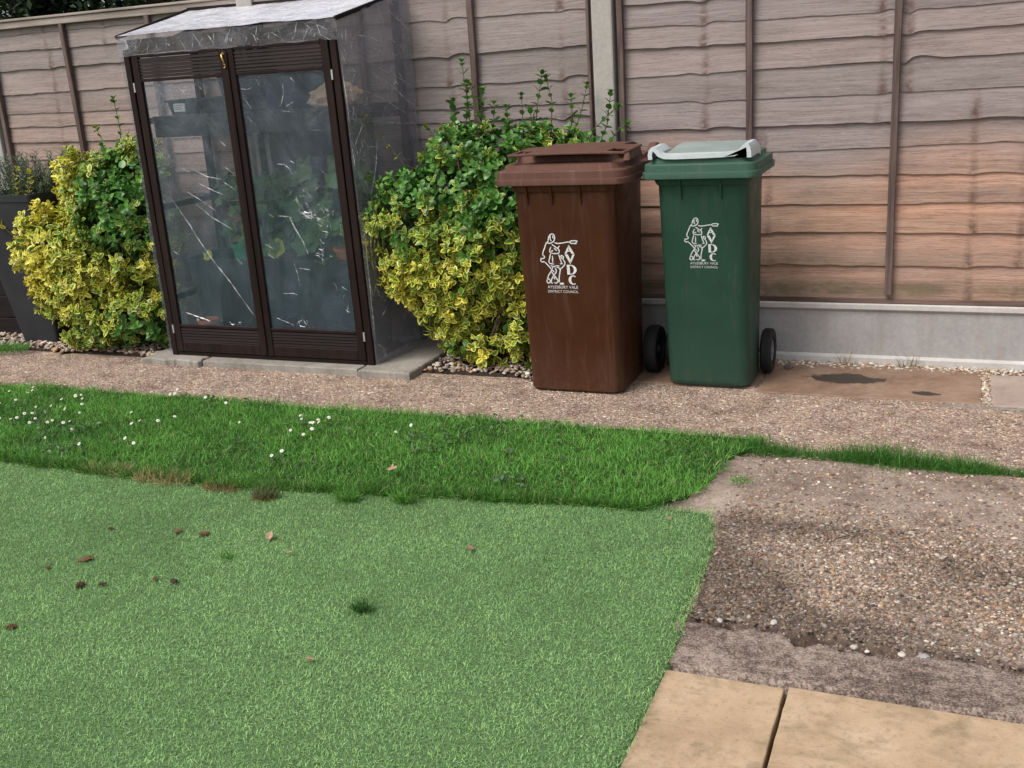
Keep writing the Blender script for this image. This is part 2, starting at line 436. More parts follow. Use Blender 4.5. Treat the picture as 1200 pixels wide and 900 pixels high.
# clear film: mostly see-through, a milky share that grows in the wrinkles, and a wet-looking gloss
def film_mat(name, milk, col, gl=0.10, vscale=(3, 3, 3), bstr=0.5, rough=0.16, lo=0.42, hi=0.72, hmilk=0.4, lamt=0.16):
    g = G(name)
    v = g.coord(vscale)
    n1 = g.noise(2.2, v, 5, 0.6, 1.2)
    wr = g.noise(1.0, v, 6, 0.65, 2.0)
    ridge = g.math('ABSOLUTE', g.math('SUBTRACT', wr, 0.5))
    line = g.ramp(ridge, [(0.0, 1.0), (0.018, 0.0)])
    bmp = g.bump(g.mix(0.5, n1, g.math('MULTIPLY', ridge, 3.0)), bstr, 0.02)
    tr = g.n('ShaderNodeBsdfTransparent', {'Color': (0.93, 0.94, 0.95, 1)}).outputs[0]
    df = g.n('ShaderNodeBsdfDiffuse', {'Color': (*col, 1), 'Normal': bmp}).outputs[0]
    tl = g.n('ShaderNodeBsdfTranslucent', {'Color': (*col, 1), 'Normal': bmp}).outputs[0]
    body = g.n('ShaderNodeMixShader', {0: 0.35, 1: df, 2: tl}).outputs[0]
    f = g.ramp(n1, [(lo, milk), (hi, hmilk)])
    f = g.math('ADD', f, g.math('MULTIPLY', line, lamt), True)
    m1 = g.n('ShaderNodeMixShader', {0: f, 1: tr, 2: body}).outputs[0]
    gs = g.n('ShaderNodeBsdfGlossy', {'Color': (1, 1, 1, 1), 'Roughness': rough, 'Normal': bmp}).outputs[0]
    lw = g.n('ShaderNodeLayerWeight', {'Blend': 0.25, 'Normal': bmp}).outputs['Fresnel']
    gf = g.math('ADD', g.math('MULTIPLY', lw, 0.8), gl * 0.35, True)
    M[name] = g.done(g.n('ShaderNodeMixShader', {0: gf, 1: m1, 2: gs}).outputs[0])
film_mat('pane_film', 0.105, (0.28, 0.38, 0.47), 0.08, (2.6, 2.6, 1.3), 0.3, 0.12, 0.40, 0.72, 0.24, 0.07)  # bluish milk colour stands in for the reflected sky
film_mat('valance_film', 0.08, (0.55, 0.55, 0.62), 0.06, (2.2, 2, 3), 0.25, 0.16, 0.46, 0.80, 0.34, 0.10)
film_mat('side_film', 0.25, (0.60, 0.60, 0.69), 0.08, (2.4, 1.5, 1.6), 0.30, 0.13, 0.30, 0.80, 0.36, 0.09)
film_mat('roof_film', 0.74, (0.90, 0.90, 0.96), 0.12, (2.2, 2.2, 2.2), 0.5, 0.2, 0.38, 0.66, 0.92, 0.12)
g = G('film_crease')
df = g.n('ShaderNodeBsdfDiffuse', {'Color': (0.86, 0.88, 0.90, 1)}).outputs[0]
tr = g.n('ShaderNodeBsdfTransparent').outputs[0]
gs = g.n('ShaderNodeBsdfGlossy', {'Roughness': 0.25}).outputs[0]
b = g.n('ShaderNodeMixShader', {0: 0.25, 1: df, 2: gs}).outputs[0]
M['film_crease'] = g.done(g.n('ShaderNodeMixShader', {0: g.ramp(g.noise(35, g.coord(), 3), [(0.35, 0.08), (0.65, 0.62)]), 1: tr, 2: b}).outputs[0])

# ------------------------------------------------------------------ mesh helpers
def link(name, me, mats, parent=None):
    o = bpy.data.objects.new(name, me)
    COL.objects.link(o)
    for m in (mats if isinstance(mats, (list, tuple)) else [mats]):
        me.materials.append(M[m])
    if parent:
        o.parent = parent
    return o

def tag(o, label=None, cat=None, group=None, kind=None):
    if label: o['label'] = label
    if cat: o['category'] = cat
    if group: o['group'] = group
    if kind: o['kind'] = kind
    return o

def empty(name, loc, label, cat, group=None, rz=0.0):
    o = bpy.data.objects.new(name, None)
    o.empty_display_size = 0.1
    COL.objects.link(o)
    o.location = loc
    o.rotation_euler = (0, 0, rz)
    return tag(o, label, cat, group)

class MB:
    """collects simple shapes into one mesh"""
    def __init__(self):
        self.v, self.f, self.mi, self.sm = [], [], [], []

    def add(self, V, F, mi=0, smooth=False):
        b = len(self.v)
        self.v += [tuple(p) for p in V]
        for f in F:
            self.f.append(tuple(i + b for i in f))
            self.mi.append(mi)
            self.sm.append(smooth)
        return self

    def box(self, x0, x1, y0, y1, z0, z1, mi=0):
        V = [(x0, y0, z0), (x1, y0, z0), (x1, y1, z0), (x0, y1, z0), (x0, y0, z1), (x1, y0, z1), (x1, y1, z1), (x0, y1, z1)]
        return self.add(V, [(0, 3, 2, 1), (4, 5, 6, 7), (0, 1, 5, 4), (1, 2, 6, 5), (2, 3, 7, 6), (3, 0, 4, 7)], mi)

    def hexa(self, V, mi=0):
        return self.add(V, [(0, 3, 2, 1), (4, 5, 6, 7), (0, 1, 5, 4), (1, 2, 6, 5), (2, 3, 7, 6), (3, 0, 4, 7)], mi)

    def loft(self, rings, cap0=True, cap1=True, mi=0, smooth=True):
        n = len(rings[0])
        V = [p for r in rings for p in r]
        F = []
        for k in range(len(rings) - 1):
            a, b = k * n, (k + 1) * n
            for i in range(n):
                j = (i + 1) % n
                F.append((a + i, a + j, b + j, b + i))
        self.add(V, F, mi, smooth)
        if cap0: self.add(rings[0][::-1], [tuple(range(n))], mi)
        if cap1: self.add(rings[-1], [tuple(range(n))], mi)
        return self

    def tube(self, pts, r, n=6, mi=0, cap=True):
        pts = [Vector(p) for p in pts]
        rings = []
        up = Vector((0.13, 0.21, 0.97))
        for i, p in enumerate(pts):
            d = (pts[min(i + 1, len(pts) - 1)] - pts[max(i - 1, 0)]).normalized()
            a = d.cross(up)
            if a.length < 1e-3: a = d.cross(Vector((1, 0, 0)))
            a.normalize()
            b = d.cross(a)
            rr = r[i] if hasattr(r, '__len__') else r
            rings.append([p + (a * math.cos(t) + b * math.sin(t)) * rr for t in [2 * math.pi * k / n for k in range(n)]])
        return self.loft(rings, cap, cap, mi)

    def build(self, name, mats, parent=None, bevel=0.0, seg=2, auto=True, weld=False):
        me = bpy.data.meshes.new(name)
        me.from_pydata([tuple(p) for p in self.v], [], self.f)
        me.polygons.foreach_set('material_index', self.mi)
        me.polygons.foreach_set('use_smooth', self.sm)
        bm = bmesh.new()
        bm.from_mesh(me)
        if weld:
            bmesh.ops.remove_doubles(bm, verts=bm.verts, dist=1e-5)
        bmesh.ops.recalc_face_normals(bm, faces=bm.faces)
        if bevel > 0:
            ed = [e for e in bm.edges if len(e.link_faces) == 2 and e.calc_face_angle(0) > 0.5]
            bmesh.ops.bevel(bm, geom=ed, offset=bevel, segments=seg, profile=0.5, affect='EDGES', clamp_overlap=True)
        bm.to_mesh(me)
        bm.free()
        me.update()
        return link(name, me, mats, parent)

def np_mesh(name, V, F, col=None, luv=None, smooth=False, mi=None):
    V = np.asarray(V, np.float32)
    F = np.asarray(F, np.int32)
    me = bpy.data.meshes.new(name)
    me.vertices.add(len(V))
    me.vertices.foreach_set('co', V.ravel())
    k = F.shape[1]
    me.loops.add(F.size)
    me.loops.foreach_set('vertex_index', F.ravel())
    me.polygons.add(len(F))
    me.polygons.foreach_set('loop_start', np.arange(0, F.size, k, dtype=np.int32))
    if smooth:
        me.polygons.foreach_set('use_smooth', np.ones(len(F), bool))
    if mi is not None:
        me.polygons.foreach_set('material_index', np.asarray(mi, np.int32))
    me.update(calc_edges=True)
    if col is not None:
        a = me.attributes.new('Col', 'FLOAT_COLOR', 'POINT')
        a.data.foreach_set('color', np.asarray(col, np.float32).ravel())
    if luv is not None:
        a = me.attributes.new('luv', 'FLOAT_VECTOR', 'POINT')
        a.data.foreach_set('vector', np.asarray(luv, np.float32).ravel())
    return me

def scatter(templates, T, S, Rm, col, tid=None, smooth=False, luvs=None, name='scatter'):
    """copies of template meshes (verts, faces) at T with size S (k,) or (k,3) and rotations Rm (k,3,3), one mesh"""
    Vs, Fs, Cs, Ls = [], [], [], []
    base = 0
    S = np.asarray(S, float)
    if S.ndim == 1: S = np.repeat(S[:, None], 3, 1)
    if tid is None: tid = rng.integers(0, len(templates), len(T))
    for ti, (tv, tf) in enumerate(templates):
        sel = np.where(tid == ti)[0]
        if not len(sel): continue
        tv = np.asarray(tv, float); tf = np.asarray(tf, int)
        P = np.einsum('kij,knj->kni', Rm[sel], tv[None] * S[sel][:, None, :]) + T[sel][:, None, :]
        n = len(tv)
        Vs.append(P.reshape(-1, 3))
        Fs.append((tf[None] + (base + np.arange(len(sel)) * n)[:, None, None]).reshape(-1, tf.shape[1]))
        Cs.append(np.repeat(col[sel], n, 0))
        if luvs is not None: Ls.append(np.tile(luvs[ti], (len(sel), 1)))
        base += n * len(sel)
    return np_mesh(name, np.concatenate(Vs), np.concatenate(Fs), np.concatenate(Cs), np.concatenate(Ls) if luvs is not None else None, smooth)

def rot_frames(zax, yaw):
    """rotation matrices whose local z is zax, spun by yaw"""
    z = zax / np.linalg.norm(zax, axis=1, keepdims=True)
    h = np.where(np.abs(z[:, 2:3]) < 0.95, np.array([[0, 0, 1.0]]), np.array([[1.0, 0, 0]]))
    x = np.cross(h, z); x /= np.linalg.norm(x, axis=1, keepdims=True)
    y = np.cross(z, x)
    c, s = np.cos(yaw)[:, None], np.sin(yaw)[:, None]
    return np.stack([x * c + y * s, y * c - x * s, z], 2)

def frames_y(yax, nrm):
    """local y along yax, local z near nrm"""
    y = yax / np.linalg.norm(yax, axis=1, keepdims=True)
    x = np.cross(y, nrm); l = np.linalg.norm(x, axis=1, keepdims=True)
    x = np.where(l > 1e-4, x / np.maximum(l, 1e-4), np.array([[1.0, 0, 0]]))
    z = np.cross(x, y)
    return np.stack([x, y, z], 2)

def vnoise(x, y, sc, seed=0):
    """smooth value noise 0..1 on arrays"""
    x = np.asarray(x, float) * sc + seed * 17.3; y = np.asarray(y, float) * sc + seed * 9.1
    xi, yi = np.floor(x).astype(int), np.floor(y).astype(int)
    fx, fy = x - xi, y - yi
    fx, fy = fx * fx * (3 - 2 * fx), fy * fy * (3 - 2 * fy)
    def h(a, b):
        n = (a * 374761393 + b * 668265263 + seed * 144665) & 0x7fffffff
        n = ((n ^ (n >> 13)) * 1274126177) & 0x7fffffff
        return (n & 0xffff) / 65535.0
    return (h(xi, yi) * (1 - fx) + h(xi + 1, yi) * fx) * (1 - fy) + (h(xi, yi + 1) * (1 - fx) + h(xi + 1, yi + 1) * fx) * fy

def fbm(x, y, sc, seed=0, o=4):
    t, a, s = 0, 0.5, 0
    for k in range(o):
        t = t + a * vnoise(x, y, sc * 2 ** k, seed + k); s += a; a *= 0.5
    return t / s

def grid_sheet(xs, ys, zf):
    X, Y = np.meshgrid(xs, ys)
    Z = zf(X, Y)
    V = np.stack([X, Y, Z], 2).reshape(-1, 3)
    nx, ny = len(xs), len(ys)
    i = np.arange(nx - 1)[None] + (np.arange(ny - 1) * nx)[:, None]
    F = np.stack([i, i + 1, i + 1 + nx, i + nx], 2).reshape(-1, 4)
    return V, F

def rrect(x0, x1, y0, y1, z, r, n=5):
    """rounded rectangle ring, r may be one radius or four (corner order: ++, -+, --, +-)"""
    rs = r if hasattr(r, '__len__') else (r, r, r, r)
    P = []
    for (cx, cy, a0, rr) in ((x1, y1, 0, rs[0]), (x0, y1, 90, rs[1]), (x0, y0, 180, rs[2]), (x1, y0, 270, rs[3])):
        sx = -1 if cx == x1 else 1
        sy = -1 if cy == y1 else 1
        for k in range(n + 1):
            a = R(a0 + 90 * k / n)
            P.append((cx + sx * rr + rr * math.cos(a), cy + sy * rr + rr * math.sin(a), z))
    return P

def leaf_template(w=0.5, rows=5, fold=0.16, curl=0.18, pointy=1.0):
    """leaf of length 1 along +y, face up +z; returns verts, quads, luv"""
    V, L, F = [], [], []
    for r in range(rows):
        t = r / (rows - 1)
        hw = w * 0.5 * (math.sin(math.pi * min(1, t ** 0.8 * 0.97 + 0.02)) ** (0.75 * pointy))
        for s in (-1, 0, 1):
            V.append((s * hw, t, fold * hw * abs(s) * 2 - curl * t * t))
            L.append((s, t, 0))
    for r in range(rows - 1):
        for c in (0, 1):
            a = r * 3 + c
            F.append((a, a + 1, a + 4, a + 3))
    return np.array(V), np.array(F), np.array(L)

LEAF = [leaf_template(0.70, 6, 0.16, 0.14, 0.62), leaf_template(0.62, 6, 0.26, 0.26, 0.66), leaf_template(0.76, 6, 0.10, -0.06, 0.6)]
SMALL = [leaf_template(0.5, 3, 0.15, 0.15), leaf_template(0.6, 3, 0.1, 0.1)]
NEEDLE = [leaf_template(0.24, 3, 0.2, 0.15)]

def leaves_object(name, T, Y, N, size, col, mat, parent, temps=LEAF):
    Rm = frames_y(Y, N)
    me = scatter([(t[0], t[1]) for t in temps], T, size, Rm, col, None, True, [t[2] for t in temps], name)
    return link(name, me, mat, parent)

# ================================================================== SETTING
def sheet(name, V, F, mat, col=None, smooth=True, kind='structure'):
    o = link(name, np_mesh(name, V, F, col, None, smooth), mat)
    return tag(o, kind=kind)

# one big ground sheet to the horizon
V, F = grid_sheet(np.array([-150, -30, -9, 9, 30, 150.]), np.array([-150, -30, -8, 4, 30, 150.]), lambda X, Y: X * 0 - 0.06)
sheet('ground', V, F, 'rough_ground')

# path of exposed aggregate along the fence
def path_z(X, Y):
    return 0.006 * (fbm(X, Y, 1.5, 3) - 0.5) + np.where(Y < -1.26, -0.012, 0.0)
V, F = grid_sheet(np.arange(-9, 6.01, 0.06), np.concatenate([np.arange(-1.31, -0.02, 0.05), [-0.02]]), path_z)
sheet('path', V, F, 'aggregate_path')

# the worn concrete apron right of the grass: broken back and front edges, dark stony middle
def turf_right(y):
    return np.interp(y, [-6, -3.1, -2.96, -2.76, -2.58, -2.33, -2.05, -1.84], [0.98, 0.961, 0.959, 0.957, 0.955, 0.946, 0.927, 0.875])
def apron_front(x):
    return -2.485 - 0.025 * np.clip((x - 0.95) / 0.6, 0, 1.6) + 0.05 * (fbm(x, x * 0, 7, 5) - 0.5) + 0.03 * (fbm(x, x * 0, 28, 6) - 0.5)
def apron_back(x):
    return -1.285 + 0.035 * (fbm(x, x * 0, 6, 8) - 0.5) - 0.03 * np.exp(-((x - 0.8) / 0.12) ** 2)
xs = np.arange(0.62, 5.0, 0.0125)
ts = np.linspace(0, 1, 110)
X = np.repeat(xs[None], len(ts), 0)
Yg = apron_front(X) * (1 - ts[:, None]) + apron_back(X) * ts[:, None]
rough = np.clip(1.25 - np.abs((Yg + 2.13) / 0.38), 0, 1) * np.clip((X - 0.86) / 0.1, 0, 1)
rough = np.clip(rough * 1.9 * (0.35 + 0.9 * fbm(X, Yg, 2.6, 21)), 0, 1)
def bump2(cx, cy, sx, sy): return np.exp(-((X - cx) / sx) ** 2 - ((Yg - cy) / sy) ** 2)
nzd = 0.35 + 1.3 * fbm(X, Yg, 5.5, 41, 5)
dark = 1.6 * bump2(1.02, -2.30, 0.15, 0.20) + 0.75 * bump2(1.12, -1.86, 0.30, 0.075) + 0.95 * bump2(1.28, -2.42, 0.42, 0.055) + 0.65 * bump2(1.75, -2.05, 0.30, 0.13) \
    + 0.5 * bump2(0.95, -2.0, 0.06, 0.25) + 0.45 * bump2(1.5, -2.28, 0.12, 0.08) + 0.5 * bump2(2.4, -2.0, 0.3, 0.2)
dark = np.where(ts[:, None] < 0.03, 1.0, dark)  # front rows coloured dark to stand in for shade in the hollow
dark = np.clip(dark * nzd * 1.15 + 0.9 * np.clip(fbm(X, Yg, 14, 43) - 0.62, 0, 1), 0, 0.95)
pale = np.clip((fbm(X, Yg, 5, 51) - 0.48) * 4, 0, 1) * np.clip((Yg + 1.95) / 0.4, 0, 1) * 0.6 + 0.75 * bump2(1.22, -2.10, 0.16, 0.12) * (0.3 + fbm(X, Yg, 9, 52)) + 0.5 * bump2(1.62, -2.36, 0.14, 0.06)
pale = np.clip(pale, 0, 1)
pale = np.maximum(pale, np.exp(-((X - 0.87) / 0.07) ** 2 - ((Yg + 1.72) / 0.16) ** 2))
Z = 0.004 + 0.010 * (fbm(X, Yg, 3, 9) - 0.5) + 0.006 * (fbm(X, Yg, 30, 19) - 0.5) + 0.016 * rough * (fbm(X, Yg, 22, 10) - 0.5) - 0.006 * dark
Z += np.where(ts[:, None] < 0.012, -0.05, 0) + np.where(ts[:, None] > 0.993, -0.03, 0)
Yg = Yg.copy(); Yg[0] += 0.075; Z[0] -= 0.06
APRON = (xs, ts, X, Yg, Z, rough, dark)
nx, ny = len(xs), len(ts)
i = np.arange(nx - 1)[None] + (np.arange(ny - 1) * nx)[:, None]
F = np.stack([i, i + 1, i + 1 + nx, i + nx], 2).reshape(-1, 4)
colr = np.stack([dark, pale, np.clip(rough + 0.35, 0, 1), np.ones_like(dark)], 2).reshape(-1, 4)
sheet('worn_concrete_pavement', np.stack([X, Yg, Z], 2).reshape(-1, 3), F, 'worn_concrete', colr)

# cement strip between the apron and the paving, with a broken back edge and a dark gap behind it
def strip_back(x):
    gap = 0.058 * np.clip((fbm(x, x * 0, 11, 15) - 0.40) * 5, 0.06, 1) * np.exp(-((x - 1.28) / 0.27) ** 4)
    return apron_front(x) - 0.004 - gap
xs2 = np.arange(0.62, 5.0, 0.012)
ts2 = np.linspace(0, 1, 22)
X2 = np.repeat(xs2[None], len(ts2), 0)
Y2 = -2.728 * (1 - ts2[:, None]) + strip_back(X2) * ts2[:, None]
Z2 = 0.006 + 0.004 * (fbm(X2, Y2, 8, 16) - 0.5) + np.where((ts2[:, None] < 0.001) | (ts2[:, None] > 0.999), -0.05, 0)
nx, ny = len(xs2), len(ts2)
i = np.arange(nx - 1)[None] + (np.arange(ny - 1) * nx)[:, None]
F = np.stack([i, i + 1, i + 1 + nx, i + nx], 2).reshape(-1, 4)
sheet('cement_kerb_strip', np.stack([X2, Y2, Z2], 2).reshape(-1, 3), F, 'cement_strip')
V, F = grid_sheet(np.arange(0.5, 5.01, 0.05), np.arange(-6.0, -1.19, 0.05), lambda X, Y: -0.062 + 0.012 * (fbm(X, Y, 12, 4) - 0.5))
sheet('soil_bed', V, F, 'soil')

# bed of earth under the pebbles at the foot of the fence
V, F = grid_sheet(np.arange(-9, 0.17, 0.04), np.arange(-0.60, -0.02, 0.04),
                  lambda X, Y: np.where(Y < -0.55 + 0.05 * (fbm(X, Y * 0, 4, 2) - 0.5) * 2, -0.02, 0.005 + 0.012 * fbm(X, Y, 8, 7)))
sheet('pebble_bed', V, F, 'soil')

# ------------------------------------------------------------------ paving slabs
def slab(name, x0, x1, y0, y1, z0, z1, mat, label, cat='paving slab', group=None, rag=0.004, bev=0.004, rz=0.0, wet=None, wob=None):
    cx, cy = (x0 + x1) / 2, (y0 + y1) / 2
    hx, hy = (x1 - x0) / 2, (y1 - y0) / 2
    n = 26
    ring = []
    for (ax, ay, bx, by) in ((-1, -1, 1, -1), (1, -1, 1, 1), (1, 1, -1, 1), (-1, 1, -1, -1)):
        for k in range(n):
            t = k / n
            x, y = hx * (ax + (bx - ax) * t), hy * (ay + (by - ay) * t)
            d = rag * (mnoise.noise(Vector((x * 14 + x0 * 3, y * 14 + y0 * 7, 1))) + 0.6 * mnoise.noise(Vector((x * 45, y * 45 + x0, 3))))
            l = max(abs(x) / hx, abs(y) / hy)
            ring.append((x + d * (1 if abs(x) > abs(y) * hx / hy else 0) * (1 if x > 0 else -1), y + d * (1 if abs(y) >= abs(x) * hy / hx else 0) * (1 if y > 0 else -1)))
    def rg(s, z): return [(x * s if abs(x) > 0 else 0, y * s, z) for x, y in ring]
    def inset(dd, z): return [(x - dd * (1 if x > 0 else -1) * (abs(x) > hx * 0.9), y - dd * (1 if y > 0 else -1) * (abs(y) > hy * 0.9), z) for x, y in ring]
    mb = MB()
    h = z1 - z0
    mb.loft([inset(0, 0), inset(0, h - bev), inset(bev * 0.4, h - bev * 0.3), inset(bev, h)], True, True, 0, False)
    o = mb.build(name, mat)
    o.location = (cx, cy, z0)
    o.rotation_euler = (0, 0, rz)
    if wet is not None:
        a = o.data.attributes.new('wet', 'FLOAT', 'POINT')
        a.data.foreach_set('value', np.full(len(o.data.vertices), float(wet), np.float32))
    return tag(o, label, cat, group)

PG = 'buff sandstone paving slabs'
slab('paving_slab', 0.634, 1.2345, -3.335, -2.745, -0.045, 0.002, 'buff_sandstone', 'buff sandstone paving slab partly under the artificial turf edge', 'paving slab', PG, 0.0014, 0.003)
slab('paving_slab', 1.2435, 2.143, -3.335, -2.739, -0.045, 0.004, 'buff_sandstone', 'buff sandstone paving slab with olive veining, right of the dark joint', 'paving slab', PG, 0.0014, 0.003)
slab('paving_slab', 2.155, 2.755, -3.335, -2.740, -0.045, 0.003, 'buff_sandstone', 'buff sandstone paving slab at the outer right end of the front row', 'paving slab', PG, 0.0014, 0.003)
slab('paving_slab', 0.634, 1.534, -3.945, -3.347, -0.045, 0.003, 'buff_sandstone', 'buff sandstone paving slab nearest the turf in the second row', 'paving slab', PG, 0.0014, 0.003)
slab('paving_slab', 1.546, 2.446, -3.945, -3.347, -0.045, 0.002, 'buff_sandstone', 'buff sandstone paving slab further right in the second row', 'paving slab', PG, 0.0014, 0.003)

slab('paving_slab', 0.190, 0.772, -0.500, -0.085, -0.03, 0.006, 'brown_slab', 'plain brown paving slab lying under the green wheelie bin', 'paving slab', 'brown slabs by the fence', 0.003, 0.004, 0, 0)
slab('paving_slab', 0.786, 1.676, -0.552, -0.095, -0.03, 0.007, 'brown_slab', 'brown paving slab with dark damp patches right of the green bin', 'paving slab', 'brown slabs by the fence', 0.003, 0.004, 0.004, 1)
slab('paving_slab', 1.712, 2.32, -0.572, -0.15, -0.03, 0.010, 'rose_slab', 'rough pinkish stone slab at the far right beside the damp brown slab', 'paving slab', None, 0.012, 0.006)
slab('paving_slab', 1.53, 2.1, -0.598, -0.582, -0.03, 0.006, 'grey_slab', 'thin pale stone edging in front of the rough pinkish slab', 'edging stone', None, 0.003, 0.002)

slab('paving_slab', -2.455, -2.085, -0.655, -0.23, -0.01, 0.036, 'grey_slab', 'rough broken stone slab under the left post of the greenhouse', 'stone slab', 'stones under the greenhouse', 0.018, 0.008)
slab('kerb_stone', -2.066, -1.135, -0.645, -0.50, -0.01, 0.034, 'grey_slab', 'long narrow kerb stone under the greenhouse doors', 'kerb stone', 'stones under the greenhouse', 0.003, 0.004)
slab('paving_slab', -1.122, -0.835, -0.660, -0.05, -0.01, 0.036, 'grey_slab', 'grey stone slab under the right side of the greenhouse', 'stone slab', 'stones under the greenhouse', 0.008, 0.008, 0.0)

# ------------------------------------------------------------------ fence
def stain_right(u, z):
    return np.clip((1.02 + 0.08 * np.sin(u * 5) - z) / 0.22, 0, 1)
def algae_right(u, z):
    a = np.exp(-((u - 0.86) / 0.22) ** 2) * np.clip((1.0 - z) / 0.2, 0, 1) * 0.38
    b = np.exp(-((z - 0.345) / 0.028) ** 2) * 1.25 + np.exp(-((z - 0.46) / 0.03) ** 2) * 0.35 * (u > 0.6)
    return np.clip(a + b, 0, 1)
def stain_none(u, z): return 0.0 * u
def stain_left(u, z): return np.clip((1.55 - z) / 0.5, 0, 1) * 0.42
def algae_none(u, z): return 0 * u

def fence_panel(x0, x1, edges, knots, battens, label, stain, algae, seed, ztop=1.832, zbot=0.300, cap=True):
    """edges: heights of the boards' lower edges, top board first"""
    t = empty('fence_panel', ((x0 + x1) / 2, 0, 0), label, 'fence panel', 'overlap fence panels')
    cx = (x0 + x1) / 2
    nu, us = 150, None
    us = np.linspace(x0 + 0.004, x1 - 0.004, nu)
    rs = np.random.default_rng(seed)
    Vs, Fs, Cs, Bs = [], [], [], []
    base = 0
    tops = [ztop + 0.0] + [e + 0.022 for e in edges[:-1]]
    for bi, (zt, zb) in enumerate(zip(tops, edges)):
        r = rs.random()
        last = bi == len(edges) - 1
        wave = 0.006 * np.sin(us * rs.uniform(1.2, 2.2) + rs.uniform(0, 6)) + 0.0045 * (fbm(us, us * 0, 3.0, seed * 31 + bi) - 0.5) * 2 \
            + 0.0040 * (fbm(us, us * 0, 14, seed * 57 + bi) - 0.5) * 2
        kn = np.zeros(nu)
        for (ku, amp, zlo, zhi) in knots:
            if zlo <= zb <= zhi:
                j = ku + rs.normal(0, 0.008)
                sg = 1 if rs.random() < 0.8 else -1
                wave += amp * rs.uniform(0.1, 1.3) * (-np.exp(-np.where(us < j, ((us - j) / 0.05), ((us - j) / 0.018)) ** 2) + 0.55 * np.exp(-((us - j - 0.07 * sg) / 0.05) ** 2))
                kn = np.maximum(kn, np.exp(-((us - j) / 0.026) ** 2) * rs.uniform(0.5, 1.0))
        if last: wave *= 0
        rows = np.array([0, 0.25, 0.5, 0.72, 0.88, 1.0])
        tilt = rs.normal(0, 0.0015)
        for ri, tv in enumerate(rows):
            zz = zt + (zb + wave - zt) * tv
            yy = np.full(nu, -0.007 - 0.011 * tv + tilt) - 0.003 * (fbm(us, us * 0 + tv, 2.2, seed * 13 + bi) - 0.5)
            Vs.append(np.stack([us - cx, yy, zz], 1))
            kk = kn * (0.25 + 0.75 * tv)
            Cs.append(np.stack([np.full(nu, r), kk, stain(us, zz), algae(us, zz)], 1))
            Bs.append(np.full(nu, tv))
        nr = len(rows)
        i = np.arange(nu - 1)[None] + (np.arange(nr - 1) * nu)[:, None] + base
        Fs.append(np.stack([i, i + nu, i + 1 + nu, i + 1], 2).reshape(-1, 4))
        base += nu * nr
        # sawn lower edge with vertices of its own, so the face stays flat up to its arris
        e0 = Vs[-1].copy(); e1 = e0.copy(); e1[:, 1] = -0.006; e1[:, 2] += 0.001
        for e in (e0, e1):
            Vs.append(e); Cs.append(Cs[-1]); Bs.append(np.full(nu, 1.0))
        i = np.arange(nu - 1) + base
        Fs.append(np.stack([i, i + nu, i + 1 + nu, i + 1], 1))
        base += nu * 2
    me = np_mesh('boards', np.concatenate(Vs), np.concatenate(Fs), np.concatenate(Cs), None, True)
    me.set_sharp_from_angle(angle=R(50))
    a = me.attributes.new('bv', 'FLOAT', 'POINT')
    a.data.foreach_set('value', np.concatenate(Bs).astype(np.float32))
    link('boards', me, 'fence_wood', t)
    # thin backing so that nothing shines through, and the back of the panel is closed
    MB().box(x0 - cx, x1 - cx, 0.001, 0.012, zbot, ztop).build('back_boards', 'batten_wood', t)
    for (bu, w, z0, z1) in battens:
        mb = MB()
        k = 14
        rings = []
        for q in range(k + 1):
            z = z0 + (z1 - z0) * q / k
            dx = 0.0025 * mnoise.noise(Vector((bu * 9, z * 3.1, seed)))
            ww = w / 2 * (1 + 0.10 * mnoise.noise(Vector((bu * 5, z * 4.5, 7 + seed))))
            x = bu - cx + dx
            rings.append([(x - ww, -0.046, z), (x + ww, -0.046, z), (x + ww, -0.019, z), (x - ww, -0.019, z)])
        mb.loft(rings, True, True, 0, False).build('batten', 'batten_wood', t, 0.0025, 1)
    MB().box(x0 - cx, x1 - cx, -0.026, 0.012, zbot - 0.019, zbot + 0.004).build('bottom_rail', 'rail_wood', t, 0.003, 1)
    if cap:
        MB().box(x0 - cx + 0.002, x1 - cx - 0.002, -0.056, 0.030, ztop, ztop + 0.014).build('capping', 'capping_wood', t, 0.003, 1)
        MB().box(x0 - cx + 0.002, x1 - cx - 0.002, -0.047, -0.0245, ztop - 0.038, ztop - 0.001).build('top_rail', 'capping_wood', t, 0.003, 1)
    return t

RE = [1.745, 1.640, 1.530, 1.442, 1.324, 1.202, 1.082, 0.972, 0.858, 0.732, 0.595, 0.458, 0.300]
ME = [1.760, 1.640, 1.473, 1.336, 1.220, 1.150, 1.075, 0.965, 0.850, 0.735, 0.610, 0.460, 0.300]
LE = [1.756, 1.672, 1.560, 1.432, 1.311, 1.233, 1.144, 1.049, 0.950, 0.830, 0.700, 0.590, 0.450, 0.300]
def bat(us, ztop=1.795, zb=0.325, w=0.030): return [(u, w, zb, ztop) for u in us]
fence_panel(0.055, 1.885, RE, [(0.46, 0.010, 1.0, 1.9), (1.325, 0.019, 1.10, 1.9), (1.21, 0.006, 1.0, 1.9), (0.74, 0.004, 0.3, 1.0), (1.60, 0.006, 0.3, 1.1), (1.79, 0.005, 0.3, 1.1)],
            bat([0.664, 1.276, 1.86]) + bat([0.079], w=0.026), 'grey pink overlap fence panel behind the bins, orange and mossy towards the bottom', stain_right, algae_right, 3)
fence_panel(-1.885, -0.055, ME, [(-0.21, 0.012, 1.0, 1.9), (-0.80, 0.011, 1.0, 1.9), (-1.5, 0.008, 0.3, 1.9)],
            bat([-0.664, -1.276]) + bat([-0.074, -1.866], w=0.014), 'grey overlap fence panel behind the greenhouse and the right bush', stain_none, algae_none, 5)
